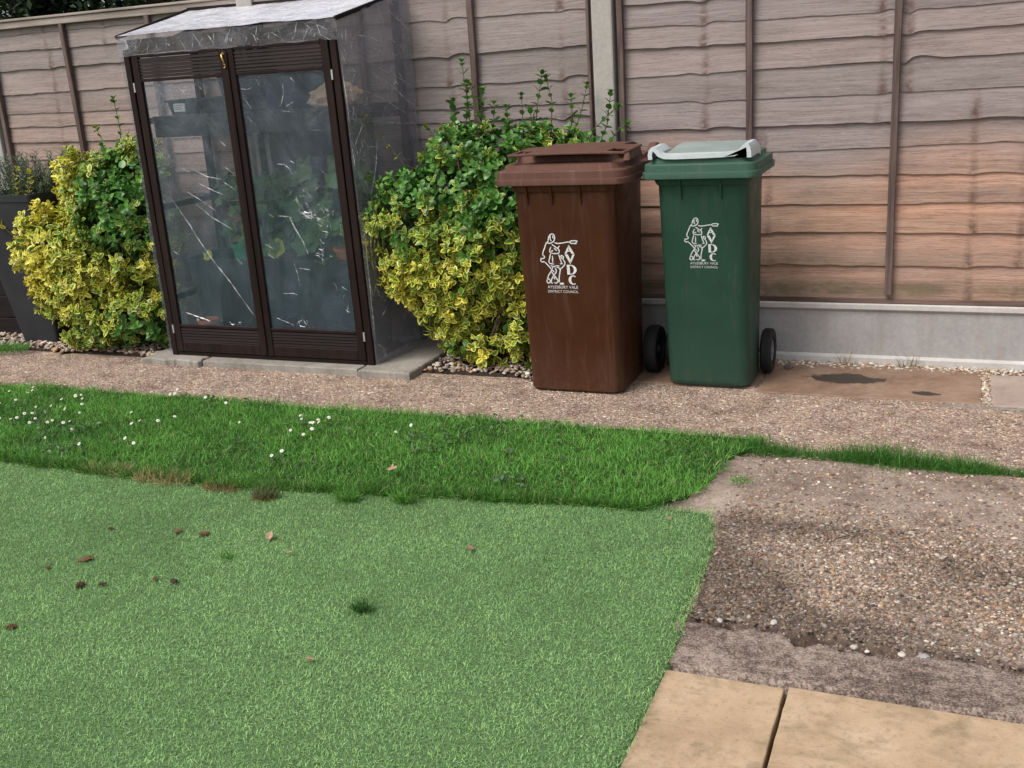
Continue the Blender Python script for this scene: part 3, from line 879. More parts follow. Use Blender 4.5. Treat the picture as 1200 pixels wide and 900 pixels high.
fence_panel(-3.815, -1.985, LE, [(-3.36, 0.006, 0.9, 1.9), (-2.93, 0.006, 1.6, 1.9), (-2.3, 0.008, 0.3, 1.9)],
            bat([-2.594, -3.206]) + bat([-3.785, -2.005], w=0.03), 'brownish grey overlap fence panel with a top rail, behind the left bush', stain_left, algae_none, 8)
fence_panel(1.985, 3.815, RE[:], [(2.5, 0.01, 0.3, 1.9), (3.2, 0.01, 0.3, 1.9)], bat([2.594, 3.206, 2.01, 3.79]), 'overlap fence panel beyond the bins to the right', stain_right, algae_none, 13)
fence_panel(-5.745, -3.915, LE[:], [(-4.6, 0.008, 0.3, 1.9)], bat([-4.52, -5.14, -5.72, -3.94]), 'overlap fence panel behind the raised timber bed', stain_left, algae_none, 17)

def fence_post(x, ztop, label):
    mb = MB()
    s = 0.0495
    mb.loft([[(x - s, -0.062, z), (x + s, -0.062, z), (x + s, 0.045, z), (x - s, 0.045, z)] for z in (-0.05, ztop)], True, True, 0, False)
    o = mb.build('concrete_post', 'post_concrete', None, 0.008, 2)
    return tag(o, label, 'fence post', 'concrete fence posts')
fence_post(0.0, 1.90, 'concrete fence post rising behind the brown bin')
fence_post(-1.935, 1.875, 'concrete fence post behind the greenhouse roof')
fence_post(-3.865, 1.83, 'concrete fence post at the left edge above the grey planter')
fence_post(1.935, 1.90, 'concrete fence post out to the right of the damp slab')
fence_post(3.865, 1.90, 'concrete fence post at the far right end of the fence')
fence_post(-5.795, 1.83, 'concrete fence post at the far left end of the fence')

def gravel_board(x0, x1, label):
    mb = MB()
    # section: base lip, recessed face, top lip
    sec = [(-0.046, -0.05), (-0.046, 0.030), (-0.040, 0.036), (-0.028, 0.040), (-0.024, 0.240), (-0.034, 0.252), (-0.038, 0.256), (-0.038, 0.276), (-0.034, 0.280), (0.03, 0.280), (0.03, -0.05)]
    mb.loft([[(x, y, z) for y, z in sec] for x in (x0, x1)], True, True, 0, False)
    o = mb.build('gravel_board', ['board_concrete', 'lip_concrete'])
    for p in o.data.polygons:
        c = p.center
        if c.z < 0.041 or c.z > 0.247: p.material_index = 1
    return tag(o, label, 'gravel board', 'concrete gravel boards')
gravel_board(0.051, 1.884, 'concrete gravel board under the fence, right of the green bin')
gravel_board(-1.884, -0.051, 'concrete gravel board behind the greenhouse and right bush')
gravel_board(-3.814, -1.986, 'concrete gravel board behind the left bush and planter')
gravel_board(1.986, 3.814, 'concrete gravel board beyond the right end post')
gravel_board(-5.744, -3.916, 'concrete gravel board behind the raised timber bed')

# ================================================================== BINS
def plate(mb, xs, ys, skip, ztop, thick, mi=0):
    """flat plate on a grid with some cells left open"""
    nx, ny = len(xs), len(ys)
    V = [(x, y, ztop(x, y)) for y in ys for x in xs] + [(x, y, ztop(x, y) - thick) for y in ys for x in xs]
    N = nx * ny
    ok = lambda i, j: 0 <= i < nx - 1 and 0 <= j < ny - 1 and (i, j) not in skip
    F = []
    for j in range(ny - 1):
        for i in range(nx - 1):
            if not ok(i, j): continue
            a, b, c, d = j * nx + i, j * nx + i + 1, (j + 1) * nx + i + 1, (j + 1) * nx + i
            F += [(a, b, c, d), (a + N, d + N, c + N, b + N)]
            for (p, q, ii, jj) in ((a, b, i, j - 1), (b, c, i + 1, j), (c, d, i, j + 1), (d, a, i - 1, j)):
                if not ok(ii, jj): F.append((p, p + N, q + N, q))
    return mb.add(V, F, mi)

def text_mesh(body, size):
    cu = bpy.data.curves.new('txt', 'FONT')
    cu.body = body
    cu.size = size
    cu.align_x = 'CENTER'
    cu.space_character = 1.05
    ob = bpy.data.objects.new('txt', cu)
    COL.objects.link(ob)
    bpy.context.view_layer.update()
    me = bpy.data.meshes.new_from_object(ob.evaluated_get(bpy.context.evaluated_depsgraph_get()))
    V = [tuple(v.co) for v in me.vertices]
    F = [tuple(p.vertices) for p in me.polygons]
    bpy.data.objects.remove(ob)
    bpy.data.curves.remove(cu)
    bpy.data.meshes.remove(me)
    return V, F

def ribbon(mb, pts, w, to3):
    P = [Vector((p[0], p[1])) for p in pts]
    # a little smoothing by corner cutting
    for _ in range(1):
        Q = [P[0]]
        for a, b in zip(P[:-1], P[1:]):
            Q += [a * .75 + b * .25, a * .25 + b * .75]
        P = Q + [P[-1]]
    V = []
    for i, p in enumerate(P):
        d = (P[min(i + 1, len(P) - 1)] - P[max(i - 1, 0)])
        d = d.normalized() if d.length > 1e-6 else Vector((1, 0))
        nrm = Vector((-d.y, d.x))
        ww = w * (0.5 if i in (0, len(P) - 1) else 1.0)
        V += [to3(p + nrm * ww / 2), to3(p - nrm * ww / 2)]
    mb.add(V, [(2 * i, 2 * i + 1, 2 * i + 3, 2 * i + 2) for i in range(len(P) - 1)])

# council emblem, drawn on a 720 x 900 field: a figure in a coat pointing right, letters A V D C in a column, two lines of words
FIG = [[(235, 190), (245, 140), (275, 108), (302, 118), (308, 150), (300, 185), (275, 205), (245, 215), (222, 205), (235, 190)],
       [(262, 135), (258, 165), (268, 190)], [(285, 130), (292, 160)],
       [(225, 195), (205, 225), (190, 270), (172, 300), (165, 345)],
       [(300, 205), (330, 215), (380, 210), (430, 198), (465, 200)],
       [(460, 190), (500, 182), (545, 186), (525, 200), (530, 216), (500, 212), (470, 215), (460, 190)],
       [(270, 225), (300, 245), (325, 270), (350, 240)], [(262, 250), (240, 290), (250, 322), (340, 325), (345, 280), (325, 268)],
       [(290, 262), (320, 295)], [(255, 300), (280, 290)],
       [(165, 345), (185, 355), (180, 375), (150, 380), (135, 400), (152, 420), (175, 410)], [(140, 372), (150, 385)],
       [(175, 412), (215, 455), (245, 495), (275, 530)],
       [(250, 325), (235, 375), (220, 430), (280, 440)], [(268, 345), (265, 425)], [(335, 330), (345, 380), (362, 430)],
       [(358, 340), (385, 355), (378, 385), (358, 370), (358, 340)], [(378, 385), (400, 430), (370, 470), (345, 490)], [(340, 435), (372, 432)],
       [(240, 455), (275, 470), (300, 455), (335, 460)], [(262, 470), (240, 520), (210, 560), (190, 620)],
       [(285, 480), (300, 520), (270, 560), (240, 600), (230, 640)], [(240, 520), (275, 570), (300, 610), (315, 640)],
       [(345, 480), (330, 540), (318, 600), (320, 635)], [(300, 480), (320, 470), (335, 500)], [(255, 560), (275, 610)],
       [(190, 610), (215, 600), (225, 630), (205, 655), (185, 640), (190, 610)], [(225, 645), (250, 650)],
       [(262, 640), (290, 655), (300, 630)], [(320, 650), (365, 648), (360, 660), (322, 660)]]

def letter_polys():
    """serif A, V, D, C in a diamond-shaped column; convex pieces"""
    P = []
    # A
    P += [[(447, 225), (500, 325), (470, 325), (436, 248)], [(447, 225), (452, 252), (420, 325), (398, 325)], [(428, 290), (474, 290), (478, 301), (424, 301)]]
    # V
    P += [[(398, 332), (430, 332), (462, 405), (450, 440)], [(478, 332), (503, 332), (450, 440), (448, 408)]]
    # D
    P += [[(410, 445), (440, 445), (440, 552), (410, 552)]]
    for k in range(8):
        a0, a1 = R(90 - k * 22.5), R(90 - (k + 1) * 22.5)
        f = lambda a, rx, ry: (452 + rx * math.cos(a), 498.5 + ry * math.sin(a))
        P.append([f(a0, 60, 53.5), f(a1, 60, 53.5), f(a1, 30, 44), f(a0, 30, 44)])
    P += [[(440, 445), (452, 445), (452, 455), (440, 455)], [(440, 542), (452, 542), (452, 552), (440, 552)]]
    # C
    for k in range(11):
        a0, a1 = R(50 + k * 23), R(50 + (k + 1) * 23)
        def f(a, o):
            w = 14 + 16 * max(0, -math.cos(a))
            rx, ry = (48, 52) if o else (48 - w, 52 - w * 0.75)
            return (466 + rx * math.cos(a), 612 - ry * math.sin(a))
        P.append([f(a0, 1), f(a1, 1), f(a1, 0), f(a0, 0)])
    return P

def emblem(parent, cx, ztop, h, front_y):
    """front_y(z) gives the bin's front plane; h = printed height of the emblem including the words"""
    k = h / 655.0       # the emblem runs from y=105 to y=760 on its field
    def to3(p):
        z = ztop - (p[1] - 105) * k
        return (cx + (p[0] - 345) * k * 1.07, front_y(z) - 0.0012, z)
    mb = MB()
    for s in FIG: ribbon(mb, s, 11.5, to3)
    mb.build('figure_emblem', 'white_print', parent)
    mb = MB()
    for poly in letter_polys(): mb.add([to3(p) for p in poly], [tuple(range(len(poly)))])
    for txt, yy in (('AYLESBURY VALE', 708), ('DISTRICT COUNCIL', 756)):
        V, F = text_mesh(txt, 40)
        xs_ = [v[0] for v in V]
        sc = 322 / (max(xs_) - min(xs_))
        mid = (max(xs_) + min(xs_)) / 2
        mb.add([to3((350 + (v[0] - mid) * sc, yy - v[1] * sc * 1.15)) for v in V], F)
    mb.build('lettering', 'white_print', parent)

def wheel(parent, cx, cy, r, w, hub):
    mb = MB()
    prof = [(0.60, -0.5), (0.93, -0.5), (1.0, -0.32), (1.0, 0.32), (0.93, 0.5), (0.60, 0.5), (0.58, 0.30), (0.58, -0.30)]
    n = 36
    rings = [[(cx + b * w, cy + a * r * math.cos(t), r + a * r * math.sin(t)) for a, b in prof] for t in [2 * math.pi * k / n for k in range(n)]]
    rings.append(rings[0])
    mb.loft(rings, False, False, 0, True)
    tyre = mb.build('wheel', 'black_rubber', parent, weld=True)
    tyre.data.set_sharp_from_angle(angle=R(40))
    mb = MB()
    ring = lambda a, x: [(x, cy + a * r * math.cos(t), r + a * r * math.sin(t)) for t in [2 * math.pi * k / 24 for k in range(24)]]
    mb.loft([ring(0.585, cx - 0.3 * w), ring(0.585, cx + 0.34 * w), ring(0.50, cx + 0.40 * w), ring(0.46, cx + 0.26 * w), ring(0.2, cx + 0.26 * w), ring(0.17, cx + 0.46 * w), ring(0.0001, cx + 0.46 * w)], True, False, 0, False)
    mb.build('hub', hub, tyre)

def bin_body(parent, bot, top, zt, mat, ribs):
    """bot/top = (x0, x1, y0, y1)"""
    mb = MB()
    rings = []
    lv = [(0.0, -0.012), (0.012, 0.0), (0.03, 0.0)] + [(z, 0.0) for z in np.linspace(0.08, zt, 14)]
    for z, ins in lv:
        t = z / zt
        q = [a + (b - a) * t for a, b in zip(bot, top)]
        rings.append(rrect(q[0] - ins * 0 + (-ins), q[1] + ins, q[2] - ins, q[3] + ins, z, (0.03, 0.03, 0.05, 0.05), 6))
    mb.loft(rings, True, True, 0, True)
    # collar under the lid
    q = top
    mb.loft([rrect(q[0] - 0.004, q[1] + 0.004, q[2] - 0.004, q[3] + 0.004, zt - 0.02, 0.045, 6), rrect(q[0] - 0.012, q[1] + 0.012, q[2] - 0.01, q[3], zt - 0.004, 0.045, 6),
             rrect(q[0] - 0.012, q[1] + 0.012, q[2] - 0.01, q[3], zt + 0.012, 0.045, 6)], True, True, 0, False)
    o = mb.build('body', mat, parent)
    o.data.set_sharp_from_angle(angle=R(40))
    for rx in ribs:
        mb = MB()
        yb = top[2] + (bot[2] - top[2]) * 0.06
        mb.hexa([(rx - 0.003, yb - 0.001, zt - 0.075), (rx + 0.003, yb - 0.001, zt - 0.075), (rx + 0.003, yb + 0.01, zt - 0.075), (rx - 0.003, yb + 0.01, zt - 0.075),
                 (rx - 0.004, top[2] - 0.020, zt + 0.008), (rx + 0.004, top[2] - 0.020, zt + 0.008), (rx + 0.004, top[2] + 0.01, zt + 0.008), (rx - 0.004, top[2] + 0.01, zt + 0.008)])
        mb.build('rim_gusset', mat, parent)
    # stepped wheel housing and axle at the back, and the two-handed pull bar
    mb = MB()
    mb.tube([(bot[0] - 0.055, bot[3] + 0.017, 0.102), (bot[1] + 0.055, bot[3] + 0.017, 0.102)], 0.011, 10)
    mb.build('axle', 'galvanised', parent)
    mb = MB()
    zb = zt - 0.02
    mb.tube([(top[0] + 0.05, top[3] - 0.005, zb), (top[0] + 0.05, top[3] + 0.055, zb + 0.02), (top[1] - 0.05, top[3] + 0.055, zb + 0.02), (top[1] - 0.05, top[3] - 0.005, zb)], 0.013, 8)
    mb.build('pull_handle', mat, parent)

# ---- brown 240 litre bin
bb = empty('wheelie_bin', (0.0, 0.0, 0.002), 'large brown wheelie bin with a white council emblem and a flat brown lid', 'wheelie bin', 'wheelie bins by the fence')
BOT, TOP = (-0.200, 0.232, -0.700, -0.335), (-0.196, 0.250, -0.778, -0.345)
bin_body(bb, BOT, TOP, 0.918, 'brown_bin_plastic', (-0.128, -0.018, 0.108))
fy = lambda z: BOT[2] + (TOP[2] - BOT[2]) * z / 0.918
emblem(bb, -0.004, 0.722, 0.262, fy)
for s in (-1, 1):
    wheel(bb, BOT[1] + 0.048 if s > 0 else BOT[0] - 0.048, -0.318, 0.110, 0.060, 'black_plastic')
mb = MB()
X0, X1, Y0, Y1 = -0.276, 0.312, -0.805, -0.225
lev = [(0.926, 0.003), (0.928, 0.0015), (0.949, 0), (0.9515, 0.0008), (0.9525, 0.0075), (0.980, 0.0085), (0.9825, 0.0105), (0.984, 0.013), (0.986, 0.030), (0.988, 0.033), (1.005, 0.038), (1.009, 0.046)]
rr_ = (0.03, 0.03, 0.055, 0.055)
rings = [rrect(X0 + i, X1 - i, Y0 + i, Y1 - i, z, rr_, 6) for z, i in lev]
rings += [rrect(X0 + 0.075, X1 - 0.075, Y0 + 0.10, Y1 - 0.06, 1.013, rr_, 6), rrect(X0 + 0.09, X1 - 0.09, Y0 + 0.115, Y1 - 0.07, 1.035, rr_, 6)]
mb.loft(rings, True, True, 0, True)
lid = mb.build('lid', 'brown_lid_plastic', bb)
lid.data.set_sharp_from_angle(angle=R(28))
mb = MB()
def lidz(x, y):
    c = (x - 0.045) / 0.26
    return 1.056 - 0.004 * c * c + 0.007 * math.exp(-((y + 0.48) / 0.18) ** 2) - 0.030 * max(0, (y + 0.40) / 0.12) ** 2 * 0.5
xs_ = [-0.208, -0.190, -0.130, -0.05, 0.045, 0.14, 0.220, 0.284, 0.304]
ys_ = [-0.778, -0.752, -0.635, -0.52, -0.47, -0.42, -0.37, -0.33, -0.29]
skip = {(1, 1), (6, 1)} | {(i, j) for i in (0, 1, 6, 7) for j in (3, 4, 5, 6, 7)}
plate(mb, xs_, ys_, skip, lidz, 0.010)
mb.build('lid_handle', 'brown_lid_plastic', lid, 0.003, 2)
for x in (-0.205, 0.270):
    MB().hexa([(x, -0.70, 1.010), (x + 0.03, -0.70, 1.010), (x + 0.03, -0.50, 1.010), (x, -0.50, 1.010), (x, -0.65, 1.049), (x + 0.03, -0.65, 1.049), (x + 0.03, -0.53, 1.049), (x, -0.53, 1.049)]).build('handle_web', 'brown_lid_plastic', lid, 0.004, 2)
    MB().hexa([(x, -0.36, 1.008), (x + 0.035, -0.36, 1.008), (x + 0.035, -0.24, 1.008), (x, -0.24, 1.008), (x, -0.29, 1.042), (x + 0.035, -0.29, 1.042), (x + 0.035, -0.25, 1.042), (x, -0.25, 1.042)]).build('hinge_lug', 'brown_lid_plastic', lid, 0.004, 2)

# ---- green 180 litre bin
gb = empty('wheelie_bin', (0.0, 0.0, 0.008), 'slimmer green wheelie bin with a white council emblem and a lid top coloured pale grey for sky sheen', 'wheelie bin', 'wheelie bins by the fence')
BOT, TOP = (0.394, 0.754, -0.528, -0.275), (0.404, 0.776, -0.690, -0.335)
bin_body(gb, BOT, TOP, 0.918, 'green_bin_plastic', (0.505, 0.668))
fy2 = lambda z: BOT[2] + (TOP[2] - BOT[2]) * z / 0.918
emblem(gb, 0.583, 0.764, 0.218, fy2)
for s in (-1, 1):
    wheel(gb, BOT[1] + 0.034 if s > 0 else BOT[0] - 0.034, -0.256, 0.100, 0.046, 'grey_plastic')
mb = MB()
X0, X1, Y0, Y1 = 0.348, 0.822, -0.730, -0.290
lev = [(0.926, 0.004), (0.928, 0.0015), (0.950, 0), (0.9525, 0.0008), (0.9535, 0.0075), (0.981, 0.0085), (0.9835, 0.0105), (0.985, 0.013), (0.987, 0.027), (0.989, 0.030), (1.006, 0.034)]
rings = [rrect(X0 + i, X1 - i, Y0 + i, Y1 - i, z, (0.03, 0.03, 0.05, 0.05), 6) for z, i in lev]
mb.loft(rings, True, True, 0, True)
lid = mb.build('lid', 'green_lid_plastic', gb)
lid.data.set_sharp_from_angle(angle=R(28))
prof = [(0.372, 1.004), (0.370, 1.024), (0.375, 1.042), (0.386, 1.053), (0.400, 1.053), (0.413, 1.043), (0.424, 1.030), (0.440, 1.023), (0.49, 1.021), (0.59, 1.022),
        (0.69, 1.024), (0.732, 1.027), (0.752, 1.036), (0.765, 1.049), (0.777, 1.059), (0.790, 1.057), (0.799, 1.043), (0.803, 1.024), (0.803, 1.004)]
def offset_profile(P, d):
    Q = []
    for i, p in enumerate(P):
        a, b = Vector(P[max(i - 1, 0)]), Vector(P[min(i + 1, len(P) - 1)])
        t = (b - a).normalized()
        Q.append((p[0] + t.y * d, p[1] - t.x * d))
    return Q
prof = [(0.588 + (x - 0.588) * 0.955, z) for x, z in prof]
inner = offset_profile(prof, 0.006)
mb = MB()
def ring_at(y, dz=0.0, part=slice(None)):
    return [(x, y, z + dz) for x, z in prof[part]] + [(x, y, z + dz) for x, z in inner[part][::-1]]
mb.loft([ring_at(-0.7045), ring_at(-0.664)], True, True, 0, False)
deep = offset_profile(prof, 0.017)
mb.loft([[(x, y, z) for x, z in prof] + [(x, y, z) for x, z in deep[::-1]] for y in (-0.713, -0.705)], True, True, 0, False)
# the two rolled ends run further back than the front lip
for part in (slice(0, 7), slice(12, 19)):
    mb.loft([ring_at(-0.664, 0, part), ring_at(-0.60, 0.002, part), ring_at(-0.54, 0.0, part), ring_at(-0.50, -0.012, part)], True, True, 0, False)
o = mb.build('lid_handle', 'sky_glare_lid_plastic', lid)
o.data.set_sharp_from_angle(angle=R(35))
mb = MB()
top_z = lambda x, y: 1.0255 + 0.016 * (lambda q: q * q * (3 - 2 * q))(min(1, max(0, (y + 0.66) / 0.26))) - 0.0012 * ((x - 0.585) / 0.15) ** 2
plate(mb, [0.438, 0.46, 0.53, 0.59, 0.65, 0.70, 0.738], [-0.6635, -0.62, -0.57, -0.52, -0.47, -0.42, -0.36], set(), top_z, 0.030)
mb.build('lid_top', 'sky_sheen_green_top', lid, 0.004, 2)

# ================================================================== GREENHOUSE
gh = empty('lean_to_greenhouse', (-1.70, -0.30, 0.036), 'dark brown lean-to greenhouse wrapped in wrinkled clear film, two glazed doors shut', 'greenhouse')
GX, GY, GZ = -1.70, -0.30, 0.036
class MG(MB):
    """same, but given in world coordinates of the greenhouse"""
    def build(self, *a, **k):
        self.v = [(x - GX, y - GY, z - GZ) for x, y, z in self.v]
        return MB.build(self, *a, **k)
def _join(self, ob):
    ob.data.materials.append(M['film_crease'])
    tmp = bpy.data.meshes.new('tmp')
    tmp.from_pydata([(x - GX, y - GY, z - GZ) for x, y, z in self.v], [], self.f)
    bm = bmesh.new()
    bm.from_mesh(ob.data)
    k = len(bm.faces)
    bm.from_mesh(tmp)
    bm.faces.ensure_lookup_table()
    for f in bm.faces[k:]: f.material_index = 1
    bm.to_mesh(ob.data)
    bm.free()
    bpy.data.meshes.remove(tmp)
MG.join_into = _join
FY = -0.575        # front plane
def post(x0b, x1b, x0t, x1t, y0, y1, z0, z1, name='corner_post', mat='dark_stained_wood'):
    MG().hexa([(x0b, y0, z0), (x1b, y0, z0), (x1b, y1, z0), (x0b, y1, z0), (x0t, y0, z1), (x1t, y0, z1), (x1t, y1, z1), (x0t, y1, z1)]).build(name, mat, gh, bevel=0.003, seg=1)
post(-2.318, -2.282, -2.322, -2.288, FY, FY + 0.035, GZ, 1.605)
post(-1.112, -1.074, -1.132, -1.098, FY, FY + 0.035, GZ, 1.610)
post(-2.318, -2.282, -2.312, -2.278, -0.075, -0.040, GZ, 1.75)
post(-1.075, -1.040, -1.075, -1.040, -0.075, -0.040, GZ, 1.745)
post(-1.95, -1.915, -1.95, -1.915, -0.075, -0.050, GZ, 1.70, 'back_upright')
post(-1.50, -1.46, -1.50, -1.46, -0.075, -0.050, GZ, 1.70, 'back_upright')
for z in (0.30, 0.75, 1.20):
    MG().box(-2.281, -1.076, -0.072, -0.052, z, z + 0.035).build('back_rail', 'dark_stained_wood_cross', gh, bevel=0.002, seg=1)
for z in (0.32, 0.80, 1.24):
    MG().box(-2.312, -2.290, -0.538, -0.077, z, z + 0.03).build('side_rail', 'dark_stained_wood', gh, bevel=0.002, seg=1)
    MG().hexa([(-1.104, -0.538, z), (-1.084, -0.538, z), (-1.056, -0.077, z), (-1.072, -0.077, z), (-1.104, -0.538, z + .03), (-1.084, -0.538, z + .03), (-1.056, -0.077, z + .03), (-1.072, -0.077, z + .03)]).build('side_rail', 'dark_stained_wood', gh, bevel=0.002, seg=1)
MG().box(-2.281, -1.113, FY + 0.004, FY + 0.032, GZ + 0.002, 0.058).build('sill', 'dark_stained_wood_cross', gh, bevel=0.003, seg=1)
MG().hexa([(-2.287, FY + 0.003, 1.580), (-1.133, FY + 0.003, 1.584), (-1.133, FY + 0.03, 1.584), (-2.287, FY + 0.03, 1.580),
           (-2.287, FY + 0.003, 1.650), (-1.133, FY + 0.003, 1.652), (-1.133, FY + 0.03, 1.652), (-2.287, FY + 0.03, 1.650)]).build('eaves_beam', 'black_brown_wood', gh, bevel=0.002, seg=1)
# roof timbers
def bar(a, b, w, h, name, mat='dark_stained_wood'):
    a, b = Vector(a), Vector(b)
    d = (b - a).normalized()
    s = d.cross(Vector((0, 0, 1))).normalized() * w / 2
    u = s.cross(d).normalized() * h / 2
    MG().loft([[p + s + u, p - s + u, p - s - u, p + s - u] for p in (a, b)], True, True, 0, False).build(name, mat, gh, bevel=0.002, seg=1)
bar((-2.335, FY - 0.012, 1.664), (-2.305, -0.045, 1.796), 0.014, 0.020, 'roof_rake', 'black_brown_wood')
bar((-1.078, FY - 0.012, 1.664), (-1.030, -0.045, 1.782), 0.014, 0.020, 'roof_rake', 'black_brown_wood')
bar((-2.305, -0.045, 1.800), (-1.030, -0.045, 1.786), 0.016, 0.022, 'ridge_batten', 'black_brown_wood')
bar((-1.70, FY + 0.03, 1.640), (-1.69, -0.06, 1.765), 0.03, 0.035, 'rafter')
bar((-2.0, FY + 0.03, 1.640), (-2.0, -0.06, 1.768), 0.03, 0.03, 'rafter')
MG().box(-1.93, -1.36, -0.049, -0.046, 0.30, 1.23).build('back_sheet', 'navy_plastic', gh)
bar((-1.38, FY + 0.03, 1.640), (-1.36, -0.06, 1.762), 0.03, 0.03, 'rafter')

def gdoor(xl, xr, xlt, xrt, hinge_left):
    """door between xl..xr at the bottom, xlt..xrt at the top"""
    z0, z1 = 0.060, 1.576
    d = MG()
    w = 0.040
    y0, y1 = FY - 0.004, FY + 0.020
    lx = lambda z: xl + (xlt - xl) * (z - z0) / (z1 - z0)
    rx = lambda z: xr + (xrt - xr) * (z - z0) / (z1 - z0)
    def slab_(a0, a1, za, zb, ya=y0, yb=y1):
        f = lambda k, z: lx(z) + a0 if k == 0 else None
        return None
    def quad(xa, xb, za, zb, ya, yb, mbb):
        mbb.hexa([(xa(za), ya, za), (xb(za), ya, za), (xb(za), yb, za), (xa(za), yb, za), (xa(zb), ya, zb), (xb(zb), ya, zb), (xb(zb), yb, zb), (xa(zb), yb, zb)])
    quad(lx, lambda z: lx(z) + w, z0, z1, y0, y1, d)
    quad(lambda z: rx(z) - w, rx, z0, z1, y0, y1, d)
    li, ri = (lambda z: lx(z) + w + 0.0004), (lambda z: rx(z) - w - 0.0004)
    quad(li, ri, z0, 0.112, y0 + 0.002, y1 - 0.002, d)       # bottom rail
    quad(li, ri, 0.192, 0.208, y0 + 0.002, y1 - 0.002, d)    # rail under the pane
    quad(li, ri, 1.447, 1.462, y0 + 0.002, y1 - 0.002, d)
    quad(li, ri, 1.562, z1, y0 + 0.002, y1 - 0.002, d)
    door = d.build('door', 'dark_stained_wood', gh, bevel=0.002, seg=1)
    for (za, zb, nsl) in ((0.114, 0.190, 5), (1.464, 1.560, 6)):
        m = MG()
        h = (zb - za) / nsl
        for k in range(nsl):
            a = za + k * h
            m.hexa([(li(a), y0 + 0.003, a + 0.001), (ri(a), y0 + 0.003, a + 0.001), (ri(a), y0 + 0.012, a), (li(a), y0 + 0.012, a),
                    (li(a), y0 + 0.007, a + h - 0.002), (ri(a), y0 + 0.007, a + h - 0.002), (ri(a), y1 - 0.004, a + h - 0.001), (li(a), y1 - 0.004, a + h - 0.001)])
        m.build('louvre_panel', 'dark_stained_wood_cross', door)
    # film pane, lightly rippled, with its own creases
    nx_, nz_ = 46, 90
    zs = np.linspace(0.206, 1.449, nz_)
    V = []
    for z in zs:
        a, b = li(z) - 0.004, ri(z) + 0.004
        for i in range(nx_):
            x = a + (b - a) * i / (nx_ - 1)
            e = math.sin(math.pi * i / (nx_ - 1)) * math.sin(math.pi * (z - 0.206) / 1.243)
            y = FY + 0.009 + 0.010 * min(1, e * 2) * mnoise.noise(Vector((x * 4 + z * 2.5, z * 2.2 - x * 2, 3.0))) + 0.0035 * min(1, e * 3) * mnoise.noise(Vector((x * 13 + z * 7, z * 6 - x * 6, 9.0)))
            V.append((x - GX, y - GY, z - GZ))
    i = np.arange(nx_ - 1)[None] + (np.arange(nz_ - 1) * nx_)[:, None]
    F = np.stack([i, i + 1, i + 1 + nx_, i + nx_], 2).reshape(-1, 4)
    pane = link('pane', np_mesh('pane', V, F, smooth=True), 'pane_film', door)
    hx = (lx, 0.004) if hinge_left else (rx, -0.004)
    for z in (0.16, 1.40):
        x = hx[0](z) - (0.009 if hinge_left else -0.001)
        MG().box(x, x + 0.008, y0 - 0.003, y0 + 0.004, z, z + 0.045).build('hinge', 'galvanised', door)
    return door, pane

doorL, paneL = gdoor(-2.277, -1.702, -2.272, -1.704, True)
doorR, paneR = gdoor(-1.699, -1.116, -1.701, -1.138, False)
MG().box(-1.716, -1.694, FY - 0.012, FY - 0.0045, 0.075, 1.560).build('cover_strip', 'dark_stained_wood', doorL, bevel=0.002, seg=1)
m = MG()
m.tube([(-1.712, FY - 0.016, 1.500), (-1.708, FY - 0.022, 1.515), (-1.712, FY - 0.024, 1.530), (-1.718, FY - 0.020, 1.545), (-1.714, FY - 0.016, 1.556), (-1.708, FY - 0.014, 1.548)], 0.0042, 6)
m.tube([(-1.712, FY - 0.014, 1.506), (-1.702, FY - 0.018, 1.498), (-1.704, FY - 0.018, 1.488), (-1.714, FY - 0.014, 1.486)], 0.004, 6)
m.build('latch_hook', 'brass', doorL)

